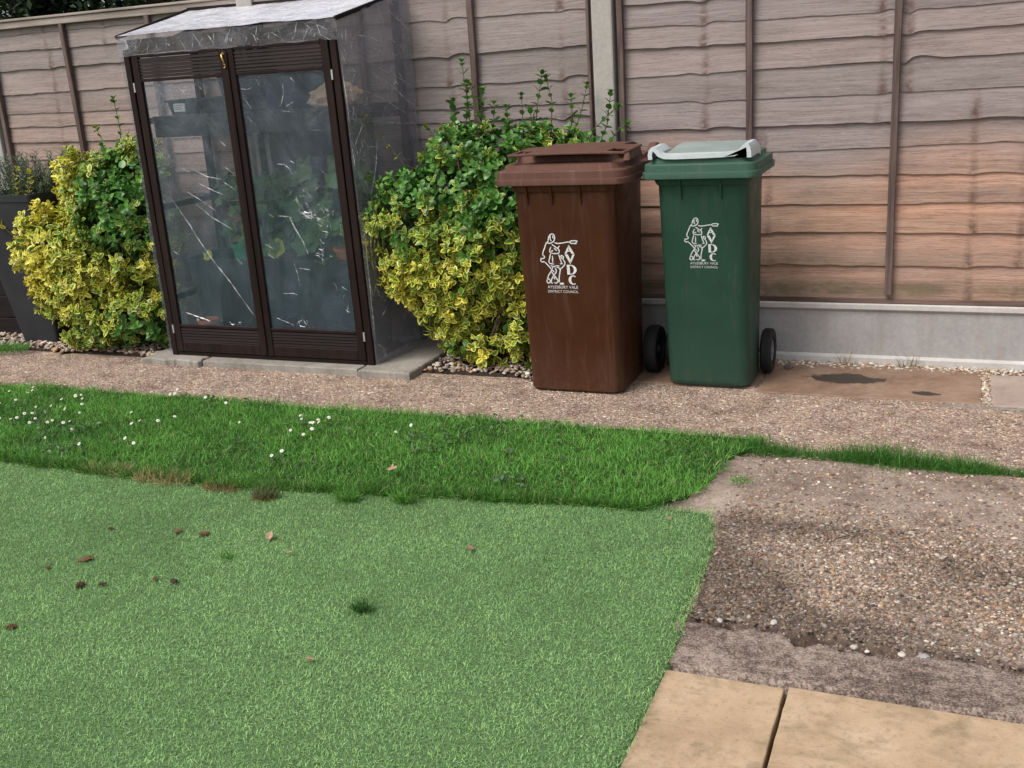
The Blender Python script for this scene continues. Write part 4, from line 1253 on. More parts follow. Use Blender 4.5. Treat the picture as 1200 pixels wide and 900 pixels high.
CREASES = {'l1':[(-2.156, 0.865), (-2.064, 0.73), (-2.04, 0.682), (-1.957, 0.555), (-1.869, 0.445), (-1.735, 0.25)],'l2':[(-2.052, 0.903), (-1.966, 0.855), (-1.895, 0.807)],'l3':[(-2.01, 0.842), (-1.927, 0.777), (-1.807, 0.712)],'l4':[(-2.184, 0.275), (-2.11, 0.254), (-2.031, 0.233)],'l5':[(-2.203, 0.602), (-2.163, 0.58)],'l6':[(-2.061, 1.022), (-2.008, 0.995)],'l7':[(-1.999, 1.016), (-1.917, 0.977), (-1.811, 0.958)],'l8':[(-1.98, 0.948), (-1.883, 0.904), (-1.834, 0.887)],'l9':[(-1.8, 1.02), (-1.75, 0.985)],'l10':[(-1.823, 0.95), (-1.75, 0.905)],'l12':[(-1.807, 0.565), (-1.775, 0.535)],'l13':[(-1.808, 1.148), (-1.773, 1.118)],'r1':[(-1.552, 1.428), (-1.533, 1.392)],'r2':[(-1.647, 1.386), (-1.608, 1.38), (-1.577, 1.39)],'r3':[(-1.636, 1.362), (-1.622, 1.326), (-1.598, 1.293)],'r4':[(-1.407, 1.401), (-1.404, 1.358), (-1.427, 1.301), (-1.442, 1.298)],'r5':[(-1.404, 1.292), (-1.374, 1.306), (-1.354, 1.313)],'r6':[(-1.493, 1.029), (-1.45, 1.024), (-1.424, 1.003), (-1.409, 0.97)],'r7':[(-1.628, 1.258), (-1.604, 1.229)],'r8':[(-1.462, 0.778), (-1.437, 0.72), (-1.398, 0.649), (-1.377, 0.59)],'r9':[(-1.624, 0.639), (-1.572, 0.614)],'r10':[(-1.616, 0.592), (-1.575, 0.563)],'r11':[(-1.616, 0.264), (-1.514, 0.228)],'r12':[(-1.467, 0.546), (-1.452, 0.48), (-1.449, 0.43)],'r13':[(-1.556, 0.39), (-1.50, 0.392), (-1.47, 0.386)],'r14':[(-1.446, 0.521), (-1.378, 0.513)],'r15':[(-1.361, 1.425), (-1.336, 1.397)],'r16':[(-1.253, 0.991), (-1.222, 0.974)],'r17':[(-1.532, 0.779), (-1.458, 0.774)],'r20':[(-1.431, 1.274), (-1.375, 1.267)],'r21':[(-1.418, 1.043), (-1.395, 1.031)],'r22':[(-1.585, 0.792), (-1.548, 0.77)]}
def crease(mb, pts, w, to3):
    """a pinched fold: two narrow faces meeting on a raised ridge, tapering at both ends"""
    P = [Vector(p) for p in pts]
    Q = []
    for a, b in zip(P[:-1], P[1:]):
        k = max(2, int((b - a).length / 0.012))
        Q += [a + (b - a) * j / k for j in range(k)]
    P = Q + [P[-1]]
    V = []
    n = len(P)
    for i, p in enumerate(P):
        d = (P[min(i + 1, n - 1)] - P[max(i - 1, 0)]).normalized()
        s = Vector((-d.y, d.x))
        t = i / (n - 1)
        ww = w * (0.15 + 0.85 * math.sin(math.pi * min(1, max(0, t))) ** 0.6) * (0.75 + 0.5 * mnoise.noise(Vector((p.x * 40, p.y * 40, 1))))
        V += [to3(p + s * ww / 2, 0.0), to3(p + s * ww * 0.05, ww * 0.5), to3(p - s * ww / 2, 0.0)]
    mb.add(V, [f for i in range(n - 1) for f in ((3 * i, 3 * i + 1, 3 * i + 4, 3 * i + 3), (3 * i + 1, 3 * i + 2, 3 * i + 5, 3 * i + 4))])
for pre, pane in (('l', paneL), ('r', paneR)):
    m = MG()
    for k, pts in CREASES.items():
        if k[0] != pre: continue
        w = {'l1': 0.009, 'l4': 0.010, 'r8': 0.011, 'l7': 0.005, 'r12': 0.0055, 'r13': 0.004, 'r14': 0.004, 'r4': 0.005, 'r6': 0.007}.get(k, 0.0048)
        crease(m, pts, w, lambda p, h: (p.x, FY - 0.003 - h, p.y))
    rs = random.Random(5 if pre == 'l' else 9)
    # crinkled clusters: many short folds
    cl = [(-1.36, 0.80, 0.085, 0.10, 46), (-1.27, 0.78, 0.06, 0.10, 26), (-1.30, 0.60, 0.05, 0.05, 16), (-1.45, 0.24, 0.06, 0.025, 7), (-1.20, 0.36, 0.03, 0.09, 8)] if pre == 'r' else \
         [(-2.0, 1.40, 0.20, 0.03, 9), (-2.1, 0.235, 0.1, 0.008, 6), (-1.85, 0.222, 0.06, 0.006, 6)]
    for (cx, cz, sx, sz, n) in cl:
        for _ in range(n):
            x, z = rs.gauss(cx, sx * 0.5), rs.gauss(cz, sz * 0.5)
            a = rs.uniform(0, math.pi)
            l = rs.uniform(0.012, 0.04)
            pts = [(x + math.cos(a) * l * t + rs.gauss(0, 0.003), z + math.sin(a) * l * t + rs.gauss(0, 0.003)) for t in (-0.5, 0, 0.5)]
            if all((-2.23 < p[0] < -1.75 if pre == 'l' else -1.655 < p[0] < -1.165) and 0.212 < p[1] < 1.44 for p in pts):
                crease(m, pts, rs.uniform(0.003, 0.0055), lambda p, h: (p.x, FY - 0.003 - h, p.y))
    m.join_into(pane)

# film over the roof, the valance and the two ends
def film_grid(name, fn, nu, nv, mat, parent=None):
    V = []
    for j in range(nv):
        for i in range(nu):
            x, y, z = fn(i / (nu - 1), j / (nv - 1))
            V.append((x - GX, y - GY, z - GZ))
    i = np.arange(nu - 1)[None] + (np.arange(nv - 1) * nu)[:, None]
    F = np.stack([i, i + 1, i + 1 + nu, i + nu], 2).reshape(-1, 4)
    return link(name, np_mesh(name, V, F, smooth=True), mat, parent or gh)
def wr(x, y, z, a=1.0):
    return a * (0.014 * mnoise.noise(Vector((x * 3.1, y * 3.1, z * 3.1))) + 0.007 * mnoise.noise(Vector((x * 9 + z * 5, y * 9, z * 9 - y * 4))) + 0.003 * mnoise.noise(Vector((x * 26 + z * 13, y * 26, z * 20))))
def roof_fn(u, v):
    xa, xb = -2.338 + 0.03 * v, -1.074 + 0.04 * v
    x = xa + (xb - xa) * u
    y = FY - 0.016 + (FY * -1 - 0.028) * v
    z = 1.662 + 0.126 * v - 0.006 * u * v
    e = min(1, 8 * min(u, 1 - u, v + 0.06, 1 - v + 0.05))
    return x, y, z + 0.008 + e * wr(x, y, 0.3, 1.0) - 0.014 * math.sin(math.pi * min(1, v)) * (abs(math.sin(u * math.pi * 4)) ** 0.7)
roof = film_grid('roof_film', roof_fn, 120, 50, 'roof_film')
def val_fn(u, v):
    x = -2.336 + 1.262 * u
    z = 1.664 - (0.088 + 0.004 * math.sin(u * 40)) * v
    y = FY - 0.017 + 0.004 * v + 0.003 * mnoise.noise(Vector((x * 12 + z * 9, z * 6, 4))) + 0.005 * mnoise.noise(Vector((x * 4 - z * 7, 2, 4)))
    return x, y, z
val = film_grid('valance_film', val_fn, 160, 10, 'valance_film')
def side_r(u, v):
    y = FY + 0.002 + (0.575 - 0.040) * u
    zt = 1.658 + 0.122 * u
    z = GZ + 0.004 + (zt - GZ) * v
    x = -1.071 + 0.072 * u - 0.022 * v * (1 - u)
    e = min(1, 6 * (u + 0.03), 8 * (1 - u + .02))
    return x + e * wr(x, y, z, 1.1) + 0.006, y, z
side = film_grid('side_film', side_r, 50, 130, 'side_film')
def side_l(u, v):
    y = FY + 0.002 + (0.575 - 0.040) * u
    zt = 1.658 + 0.132 * u
    z = GZ + 0.004 + (zt - GZ) * v
    x = -2.330 - 0.004 * v + 0.018 * u
    return x - abs(wr(x, y, z, 0.8)) - 0.012 * math.exp(-((v - 0.35) / 0.08) ** 2), y, z
film_grid('side_film', side_l, 40, 110, 'side_film')
m = MG()
rs = random.Random(77)
for _ in range(60):
    u = rs.uniform(0.02, 0.96)
    a, b = sorted((rs.uniform(0, 1), rs.uniform(0, 1)))
    crease(m, [(u, a), (u + rs.choice((-1, 1)) * rs.uniform(0.005, 0.04), b)], rs.uniform(0.0022, 0.0042) , lambda p, h: (lambda q: (q[0], q[1] - 0.002 - h * 0.3, q[2]))(val_fn(min(1, max(0, p.x)), min(1, max(0, p.y)))))
m.join_into(val)
# folds on the right-hand film and the roof
SIDE = [[(-0.368, 1.416), (-0.195, 1.322), (0.0, 1.20)], [(-0.496, 1.519), (-0.3, 1.43), (-0.07, 1.34)], [(-0.506, 1.364), (-0.327, 1.301), (-0.10, 1.195)], [(-0.428, 1.586), (-0.312, 1.57), (-0.231, 1.522)], [(-0.20, 1.70), (-0.12, 1.65), (-0.06, 1.61)], [(-0.56, 0.993), (-0.49, 0.917), (-0.426, 0.827)], [(-0.558, 1.55), (-0.509, 1.497)], [(-0.562, 1.528), (-0.54, 1.464)], [(-0.415, 1.196), (-0.183, 1.166), (-0.06, 1.158)], [(-0.566, 1.087), (-0.556, 0.988)], [(-0.55, 0.752), (-0.555, 0.471), (-0.56, 0.15)], [(-0.364, 1.124), (-0.454, 0.851), (-0.464, 0.563)], [(-0.566, 1.12), (-0.52, 1.04)], [(-0.57, 1.45), (-0.565, 1.2)]]
def on_side(p, h):
    u = (p.x - FY - 0.002) / 0.535
    v = (p.y - GZ) / (1.658 + 0.122 * u - GZ)
    x, y, z = side_r(u, v)
    return (x + 0.003 + h, y, z)
m = MG()
for k, pts in enumerate(SIDE): crease(m, pts, 0.006 if k % 3 else 0.009, on_side)
rs = random.Random(21)
for _ in range(70):
    y0, z0 = rs.uniform(-0.56, -0.1), rs.uniform(0.1, 1.6)
    if rs.random() < 0.5: y0 = rs.uniform(-0.565, -0.48)
    a = rs.choice((-0.55, -0.4, 1.35, -1.3, 0.9)) + rs.gauss(0, 0.2)
    l = rs.uniform(0.04, 0.13)
    p1 = (min(-0.055, max(-0.568, y0 + math.cos(a) * l)), z0 + math.sin(a) * l)
    crease(m, [(y0, z0), p1], rs.uniform(0.0025, 0.006), on_side)
m.join_into(side)
m = MG()
for _ in range(85):
    u, v = rs.uniform(0.03, 0.95), rs.uniform(0.04, 0.92)
    a = rs.gauss(0.5, 0.5)
    l = rs.uniform(0.03, 0.13)
    u1, v1 = min(0.98, max(0.02, u + math.cos(a) * l)), min(0.97, max(0.02, v + math.sin(a) * l * 2))
    crease(m, [(u, v), (u1, v1)], 0.010, lambda p, h: (lambda q: (q[0], q[1], q[2] + 0.003 + h * 0.3))(roof_fn(min(1, max(0, p.x)), min(1, max(0, p.y)))))
m.join_into(roof)

# ---- shelf and what is stored inside
MG().box(-2.275, -1.118, -0.470, -0.085, 1.255, 1.272).build('shelf', 'black_brown_wood', gh, bevel=0.002, seg=1)
MG().box(-2.275, -1.118, -0.486, -0.4705, 1.170, 1.276).build('shelf_fascia', 'black_plastic', gh, bevel=0.002, seg=1)

def tub(name, x0, x1, y0, y1, z0, z1, taper, mat, label, cat, rim=0.012):
    cx, cy = (x0 + x1) / 2, (y0 + y1) / 2
    t = empty(name, (cx, cy, z0), label, cat)
    hx, hy, h = (x1 - x0) / 2, (y1 - y0) / 2, z1 - z0
    r = min(hx, hy) * 0.25
    mb = MB()
    rg = lambda s, z: rrect(-hx * s[0], hx * s[0], -hy * s[1], hy * s[1], z, r, 4)
    a = ((hx - taper) / hx, (hy - taper) / hy)
    mb.loft([rg(a, 0), rg((1, 1), h - rim), rg((1 + rim / hx, 1 + rim / hy), h - rim), rg((1 + rim / hx, 1 + rim / hy), h), rg((1 - 0.006 / hx, 1 - 0.006 / hy), h), rg((1 - 0.01 / hx, 1 - 0.01 / hy), h * 0.80)], True, True, 0, False)
    mb.build('container', mat, t, 0.0)
    return t
t = tub('seed_tray', -2.225, -1.815, -0.44, -0.14, 1.2725, 1.350, 0.012, 'black_plastic', 'black tray with a small white label on the greenhouse shelf', 'seed tray')
mb = MB()
mb.box(-0.135, -0.065, -0.1695, -0.1640, 0.020, 0.060)
lb = mb.build('paper_label', 'white_label', t)
mb = MB()
for k in range(3): mb.box(-0.125, -0.080 - 0.008 * (k % 2), -0.1702, -0.1698, 0.030 + 0.009 * k, 0.034 + 0.009 * k)
mb.build('print', 'grey_ink', lb)
tub('storage_box', -1.64, -1.43, -0.42, -0.12, 1.2725, 1.445, 0.015, 'navy_plastic', 'navy plastic storage box on the greenhouse shelf behind the right door', 'storage box')
tub('storage_box', -2.02, -1.72, -0.28, -0.12, 1.352, 1.50, 0.015, 'navy_plastic', 'navy plastic box behind the labelled tray on the greenhouse shelf', 'storage box')
# crumpled paper sack on the shelf
bm = bmesh.new()
bmesh.ops.create_icosphere(bm, subdivisions=4, radius=1.0)
for v in bm.verts:
    p = v.co.copy()
    d = 1 + 0.30 * mnoise.noise(p * 2.2) + 0.16 * (abs(mnoise.noise(p * 5.0 + Vector((3, 1, 2)))) - 0.2) + 0.07 * mnoise.noise(p * 11)
    v.co = Vector((p.x * 0.125 * d, p.y * 0.095 * d, max(-0.045, p.z * 0.066 * d) + 0.045))
me = bpy.data.meshes.new('paper_sack')
bm.to_mesh(me); bm.free()
for p in me.polygons: p.use_smooth = False
o = link('paper_sack', me, 'paper_bag')
o.location = (-1.265, -0.36, 1.273)
tag(o, 'crumpled tan paper sack on the shelf at the top right of the greenhouse', 'paper sack')

def trough(name, x0, x1, y0, y1, z0, z1, mat, label):
    t = tub(name, x0, x1, y0, y1, z0, z1, 0.03, mat, label, 'trough', 0.014)
    hx, hy, h = (x1 - x0) / 2, (y1 - y0) / 2, z1 - z0
    V, F = grid_sheet(np.linspace(-hx + 0.014, hx - 0.014, 60), np.linspace(-hy + 0.014, hy - 0.014, 20), lambda X, Y: h * 0.90 + 0.03 * (fbm(X, Y, 16, 3) - 0.5))
    link('compost', np_mesh('compost', V, F, smooth=True), 'compost', t)
    return t
trough('growing_trough', -2.245, -1.155, -0.44, -0.13, GZ + 0.002, 0.535, 'black_plastic', 'long black growing trough filled with compost inside the greenhouse')
def round_pot(name, x, y, z, r0, r1, h, mat, label):
    t = empty(name, (x, y, z), label, 'plant pot')
    mb = MB()
    c = lambda r, zz: [(r * math.cos(a), r * math.sin(a), zz) for a in [2 * math.pi * k / 28 for k in range(28)]]
    mb.loft([c(r0, 0), c(r1, h * 0.78), c(r1 * 1.1, h * 0.79), c(r1 * 1.12, h), c(r1 * 0.98, h), c(r1 * 0.9, h * 0.82)], True, True, 0, False)
    mb.build('pot', mat, t)
    return t
round_pot('plant_pot', -1.285, -0.365, 0.505, 0.045, 0.065, 0.085, 'terracotta', 'small orange terracotta pot in the trough behind the right door')
round_pot('plant_pot', -1.895, -0.40, 0.505, 0.04, 0.055, 0.11, 'green_tub', 'small bright green pot among the squash leaves')
round_pot('plant_pot', -2.10, -0.508, GZ + 0.001, 0.035, 0.052, 0.19, 'terracotta', 'reddish pot low down behind the left door')

# squash plants: broad lobed leaves on stalks
def squash_template():
    V, L, F = [(0, 0, 0)], [(0, 0.5, 0)], []
    n = 26
    for ring in (0.5, 1.0):
        for k in range(n):
            a = 2 * math.pi * k / n
            lob = 1 + 0.07 * math.cos(5 * a) + 0.04 * math.cos(11 * a)
            notch = 1 - 0.55 * math.exp(-((math.atan2(math.sin(a + math.pi / 2), math.cos(a + math.pi / 2))) / 0.28) ** 2)
            rr = ring * lob * (1 if ring < 0.9 else notch)
            V.append((0.5 * rr * math.cos(a), 0.5 * rr * math.sin(a), 0.09 * ring * math.sin(5 * a + 0.6) - 0.10 * ring * ring))
            L.append((ring * 0.55, 0.5, 0))
    for k in range(n):
        j = (k + 1) % n
        F.append((0, 0, 1 + k, 1 + j))
        F.append((1 + k, 1 + n + k, 1 + n + j, 1 + j))
    # centre fan as degenerate-free quads: pair the spokes
    F = [f for f in F if f[0] != 0 or f[1] != 0]
    for k in range(0, n, 2):
        F.append((0, 1 + k, 1 + (k + 1) % n, 1 + (k + 2) % n))
    return np.array(V), np.array(F), np.array(L)
SQ = squash_template()
def squash(x, y, z, spread, n, seed, label, yellow=()):
    rs = np.random.default_rng(seed)
    t = empty('squash_plant', (x, y, z), label, 'plant')
    T, Yv, Nv, S, C = [], [], [], [], []
    st = MB()
    for k in range(n):
        a = rs.uniform(0, 2 * math.pi)
        rad = rs.uniform(0.1, 1) ** 0.6
        px = rad * math.cos(a) * spread[0]
        py = -abs(rad * math.sin(a)) * spread[1] * 0.55 + 0.02
        pz = 0.04 + rs.random() * spread[2]
        st.tube([(0.02 * math.cos(a), 0, 0), (px * 0.5, py * 0.5 + 0.01, pz * 0.75), (px, py, pz)], [0.006, 0.005, 0.0035], 5)
        T.append((px, py, pz))
        nn = Vector((px * 1.2 + rs.normal(0, 0.35), -0.75 + rs.normal(0, 0.25), 0.55 + rs.normal(0, 0.3))).normalized()
        Nv.append(nn)
        Yv.append((rs.normal(0, 0.4), 0.3, -0.6))
        S.append(rs.uniform(0.10, 0.165))
        C.append((0.0, rs.uniform(0.2, 1.0), rs.random() ** 1.5, 1))
    for (wx, wy, wz, s, v) in yellow:
        T.append((wx - x, wy - y, wz - z)); Nv.append(Vector((0, -0.9, 0.4))); Yv.append((0.4, 0.2, -0.6)); S.append(s); C.append((v, 1.0, 1.0, 1))
    Nv = np.array(Nv, float); Yv = np.array(Yv, float)
    Yv = Yv - Nv * np.sum(Yv * Nv, 1, keepdims=True)
    leaves_object('leaves', np.array(T), Yv, Nv, np.array(S), np.array(C), 'squash_leaf', t, [SQ])
    st.build('stalks', 'green_stem', t)
squash(-1.42, -0.30, 0.50, (0.27, 0.24, 0.46), 44, 1, 'squash plant with broad green leaves behind the right greenhouse door', [(-1.645, -0.47, 0.60, 0.10, 1.0), (-1.22, -0.46, 0.70, 0.09, 0.7)])
squash(-1.86, -0.30, 0.50, (0.24, 0.24, 0.40), 26, 2, 'squash plant with broad leaves and a yellow one behind the left greenhouse door', [(-2.06, -0.49, 0.565, 0.055, 1.2)])

# ================================================================== BUSHES
def bush(label, base, blobs, varfn, n_ros, seed, shoots, group='euonymus bushes by the fence', low=0.03, zmaxfn=None, stems=14):
    rs = np.random.default_rng(seed)
    t = empty('euonymus_bush', base, label, 'bush', group)
    B = np.array(base)
    bl = np.array([b[:6] for b in blobs], float)
    area = bl[:, 3] * bl[:, 5] + bl[:, 4] * bl[:, 5]
    pick = rs.choice(len(bl), n_ros * 3, p=area / area.sum())
    d = rs.normal(size=(n_ros * 3, 3)); d /= np.linalg.norm(d, axis=1, keepdims=True)
    lump = 1 + 0.16 * np.array([mnoise.noise(Vector(tuple(q * 2.3)) + Vector((p * 5.1, 0, 0))) for q, p in zip(d, pick)])
    rad = (1.02 - 0.42 * rs.random(n_ros * 3) ** 1.8) * lump
    P = bl[pick, :3] + d * bl[pick, 3:6] * rad[:, None]
    nrm = d / bl[pick, 3:6]; nrm /= np.linalg.norm(nrm, axis=1, keepdims=True)
    # drop what lies deep inside another blob, below ground, in the fence, or where a clump gap opens
    keep = (P[:, 2] > low) & (P[:, 1] < -0.055)
    for k in range(len(bl)):
        q = np.linalg.norm((P - bl[k, :3]) / bl[k, 3:6], axis=1)
        keep &= ~((q < 0.62) & (pick != k))
    gap = np.array([mnoise.noise(Vector(tuple(p * 5.5)) + Vector((seed, 0, 0))) for p in P])
    keep &= ~((gap < -0.24) & (rad > 0.78))
    P, nrm = P[keep][:n_ros], nrm[keep][:n_ros]
    T, Y, N, S, C = [], [], [], [], []
    def leaf(p, y, n, s, v):
        T.append(p); Y.append(y); N.append(n); S.append((s * rs.uniform(0.8, 1.1), s, s)); C.append((v, rs.random() * 0.7 + 0.3, rs.random(), 1))
    for p, n in zip(P, nrm):
        ax = n + np.array([0, -0.12, 0.55]) + rs.normal(0, 0.35, 3); ax /= np.linalg.norm(ax)
        v = varfn(p) + rs.normal(0, 0.15)
        h = np.cross(ax, [0.3, 0.5, 0.81]); h /= np.linalg.norm(h); w = np.cross(ax, h)
        s0 = rs.uniform(0.026, 0.043)
        a0 = rs.uniform(0, 6.28)
        for lv, (tilt, k, off, ss) in enumerate(((0.95, 2, 0.012, 0.7), (0.62, 2, 0.0, 1.0), (0.30, 2, -0.016, 1.1), (0.15, 2, -0.034, 1.05))):
            if lv == 3 and rs.random() < 0.35: continue
            for q in range(k):
                a = a0 + lv * 1.45 + q * math.pi + rs.normal(0, 0.25)
                rad_ = h * math.cos(a) + w * math.sin(a)
                y = rad_ * math.cos(tilt) + ax * math.sin(tilt) + rs.normal(0, 0.08, 3)
                nn = ax * math.cos(tilt) - rad_ * math.sin(tilt) + rs.normal(0, 0.12, 3)
                leaf(p - B + ax * off, y, nn, s0 * ss, v + rs.normal(0, 0.08))
    st = MB()
    for (pts, v, step, sz) in shoots:
        P_ = [Vector(p) - Vector(base) for p in pts]
        st.tube(P_, list(np.linspace(0.0035, 0.0016, len(P_))), 5)
        st.tube([Vector((0, 0, 0.01)), P_[0] * 0.5 + Vector((0, 0, 0.03)), P_[0]], [0.007, 0.005, 0.0035], 5)
        L = 0; side = 0
        for a, b in zip(P_[:-1], P_[1:]):
            seg = (b - a).length
            k = max(1, int(seg / step))
            for j in range(k):
                p = a.lerp(b, (j + 0.5) / k)
                d_ = (b - a).normalized()
                h = d_.cross(Vector((0.2, -0.9, 0.3))).normalized(); w = d_.cross(h)
                side += 1.57
                for q in (0, math.pi):
                    r_ = h * math.cos(side + q) + w * math.sin(side + q)
                    y = r_ * 0.8 + d_ * 0.55
                    leaf(np.array(p), np.array(y), np.array(d_ * 0.8 - r_ * 0.5) + rs.normal(0, 0.2, 3), sz * rs.uniform(0.75, 1.1), v + rs.normal(0, 0.1))
        p, d_ = P_[-1], (P_[-1] - P_[-2]).normalized()
        for q in range(4):
            r_ = Vector((math.cos(q * 1.57 + 0.4), math.sin(q * 1.57 + 0.4), 0))
            leaf(np.array(p), np.array(r_ * 0.7 + d_ * 0.7), np.array(d_ * 0.7 - r_ * 0.5), sz * 0.8, v + 0.1)
    # older plain leaves filling the inside of the bush
    ni = int(n_ros * 1.2)
    pk = rs.choice(len(bl), ni, p=area / area.sum())
    dd = rs.normal(size=(ni, 3)); dd /= np.linalg.norm(dd, axis=1, keepdims=True)
    Q = bl[pk, :3] + dd * bl[pk, 3:6] * rs.uniform(0.35, 0.84, ni)[:, None]
    for q, n in zip(Q, dd):
        if q[2] < low or q[1] > -0.055: continue
        y = rs.normal(0, 1, 3); nn = n * 0.6 + rs.normal(0, 0.5, 3) + np.array([0, 0, 0.4])
        y = y - nn * (y @ nn) / (nn @ nn)
        leaf(q - B, y, nn, rs.uniform(0.034, 0.050), max(0, varfn(q) - 0.45))
    N_ = np.array(N); Y_ = np.array(Y)
    leaves_object('foliage', np.array(T), Y_, N_, np.array(S), np.array(C), 'euonymus_leaf', t)
    # woody stems fanning out from the base into every lobe
    for b in blobs:
        for _ in range(max(2, stems // len(blobs))):
            q = Vector((b[0] + rs.normal(0, b[3] * 0.4), b[1] + rs.normal(0, b[4] * 0.4), b[2] + rs.normal(0.1, b[5] * 0.35))) - Vector(base)
            o = Vector((rs.normal(0, 0.05), rs.normal(0, 0.04), -0.01))
            if q.z < 0.06: q.z = 0.06
            mid = o.lerp(q, 0.5) + Vector((rs.normal(0, 0.03), rs.normal(0, 0.03), 0.04))
            st.tube([o, o.lerp(mid, 0.5), mid, mid.lerp(q, 0.5), q], [0.012, 0.010, 0.008, 0.006, 0.003], 6)
    st.build('stems', 'bark', t)
    return t

def sm(x, a, b): return float(np.clip((x - a) / (b - a), 0, 1))
def var_left(p):
    x, y, z = p
    g = sm(x, -2.98, -2.72) * sm(z, 0.50, 0.66) * (0.55 + 0.45 * sm(1.30 - z, 0.2, 0.5))        # green zone upper right
    g = max(g, 0.5 * sm(x, -2.75, -2.5) * sm(0.5 - z, 0, 0.3))
    v = 0.90 * (1 - g) + 0.36 * mnoise.noise(Vector((x * 6, y * 6, z * 6)))
    v -= 0.45 * sm(0.42 - z, 0, 0.3)
    if x < -3.0: v += 0.15
    return v
def var_right(p):
    x, y, z = p
    d = z - (0.70 - 0.16 * (x + 0.75))
    g = sm(d, -0.17, 0.18)
    v = 0.75 * (1 - g) + 0.05 + 0.48 * mnoise.noise(Vector((x * 7, y * 7, z * 7 + 2)))
    if z < 0.3: v -= 0.18
    return v

bush('dense bush with bright yellow variegated leaves between the planter and the greenhouse', (-2.84, -0.33, 0.0),
     [(-3.09, -0.52, 0.60, 0.27, 0.17, 0.24), (-2.98, -0.43, 0.40, 0.36, 0.24, 0.30), (-2.70, -0.36, 0.66, 0.33, 0.26, 0.34), (-2.82, -0.36, 0.92, 0.27, 0.20, 0.22),
      (-2.72, -0.40, 0.22, 0.34, 0.22, 0.22), (-2.58, -0.30, 0.95, 0.17, 0.18, 0.22), (-2.92, -0.45, 0.14, 0.22, 0.16, 0.15)],
     var_left, 1750, 4,
     [([(-2.75, -0.25, 1.0), (-2.74, -0.22, 1.2), (-2.77, -0.20, 1.37)], 0.15, 0.035, 0.034), ([(-2.66, -0.25, 1.0), (-2.62, -0.22, 1.18), (-2.58, -0.20, 1.30)], 0.2, 0.035, 0.032),
      ([(-2.86, -0.25, 1.0), (-2.88, -0.22, 1.16), (-2.93, -0.2, 1.22)], 0.4, 0.035, 0.03), ([(-3.30, -0.48, 0.86), (-3.33, -0.46, 0.98), (-3.31, -0.45, 1.03)], 1.0, 0.025, 0.034),
      ([(-3.28, -0.46, 0.84), (-3.24, -0.44, 0.96), (-3.25, -0.42, 1.01)], 1.0, 0.025, 0.034), ([(-3.42, -0.50, 0.70), (-3.50, -0.50, 0.76), (-3.545, -0.50, 0.78)], 1.0, 0.022, 0.034),
      ([(-2.55, -0.45, 0.5), (-2.45, -0.5, 0.58), (-2.40, -0.52, 0.62)], 0.9, 0.03, 0.032), ([(-2.50, -0.45, 0.3), (-2.42, -0.52, 0.36), (-2.38, -0.55, 0.35)], 1.0, 0.025, 0.034)])

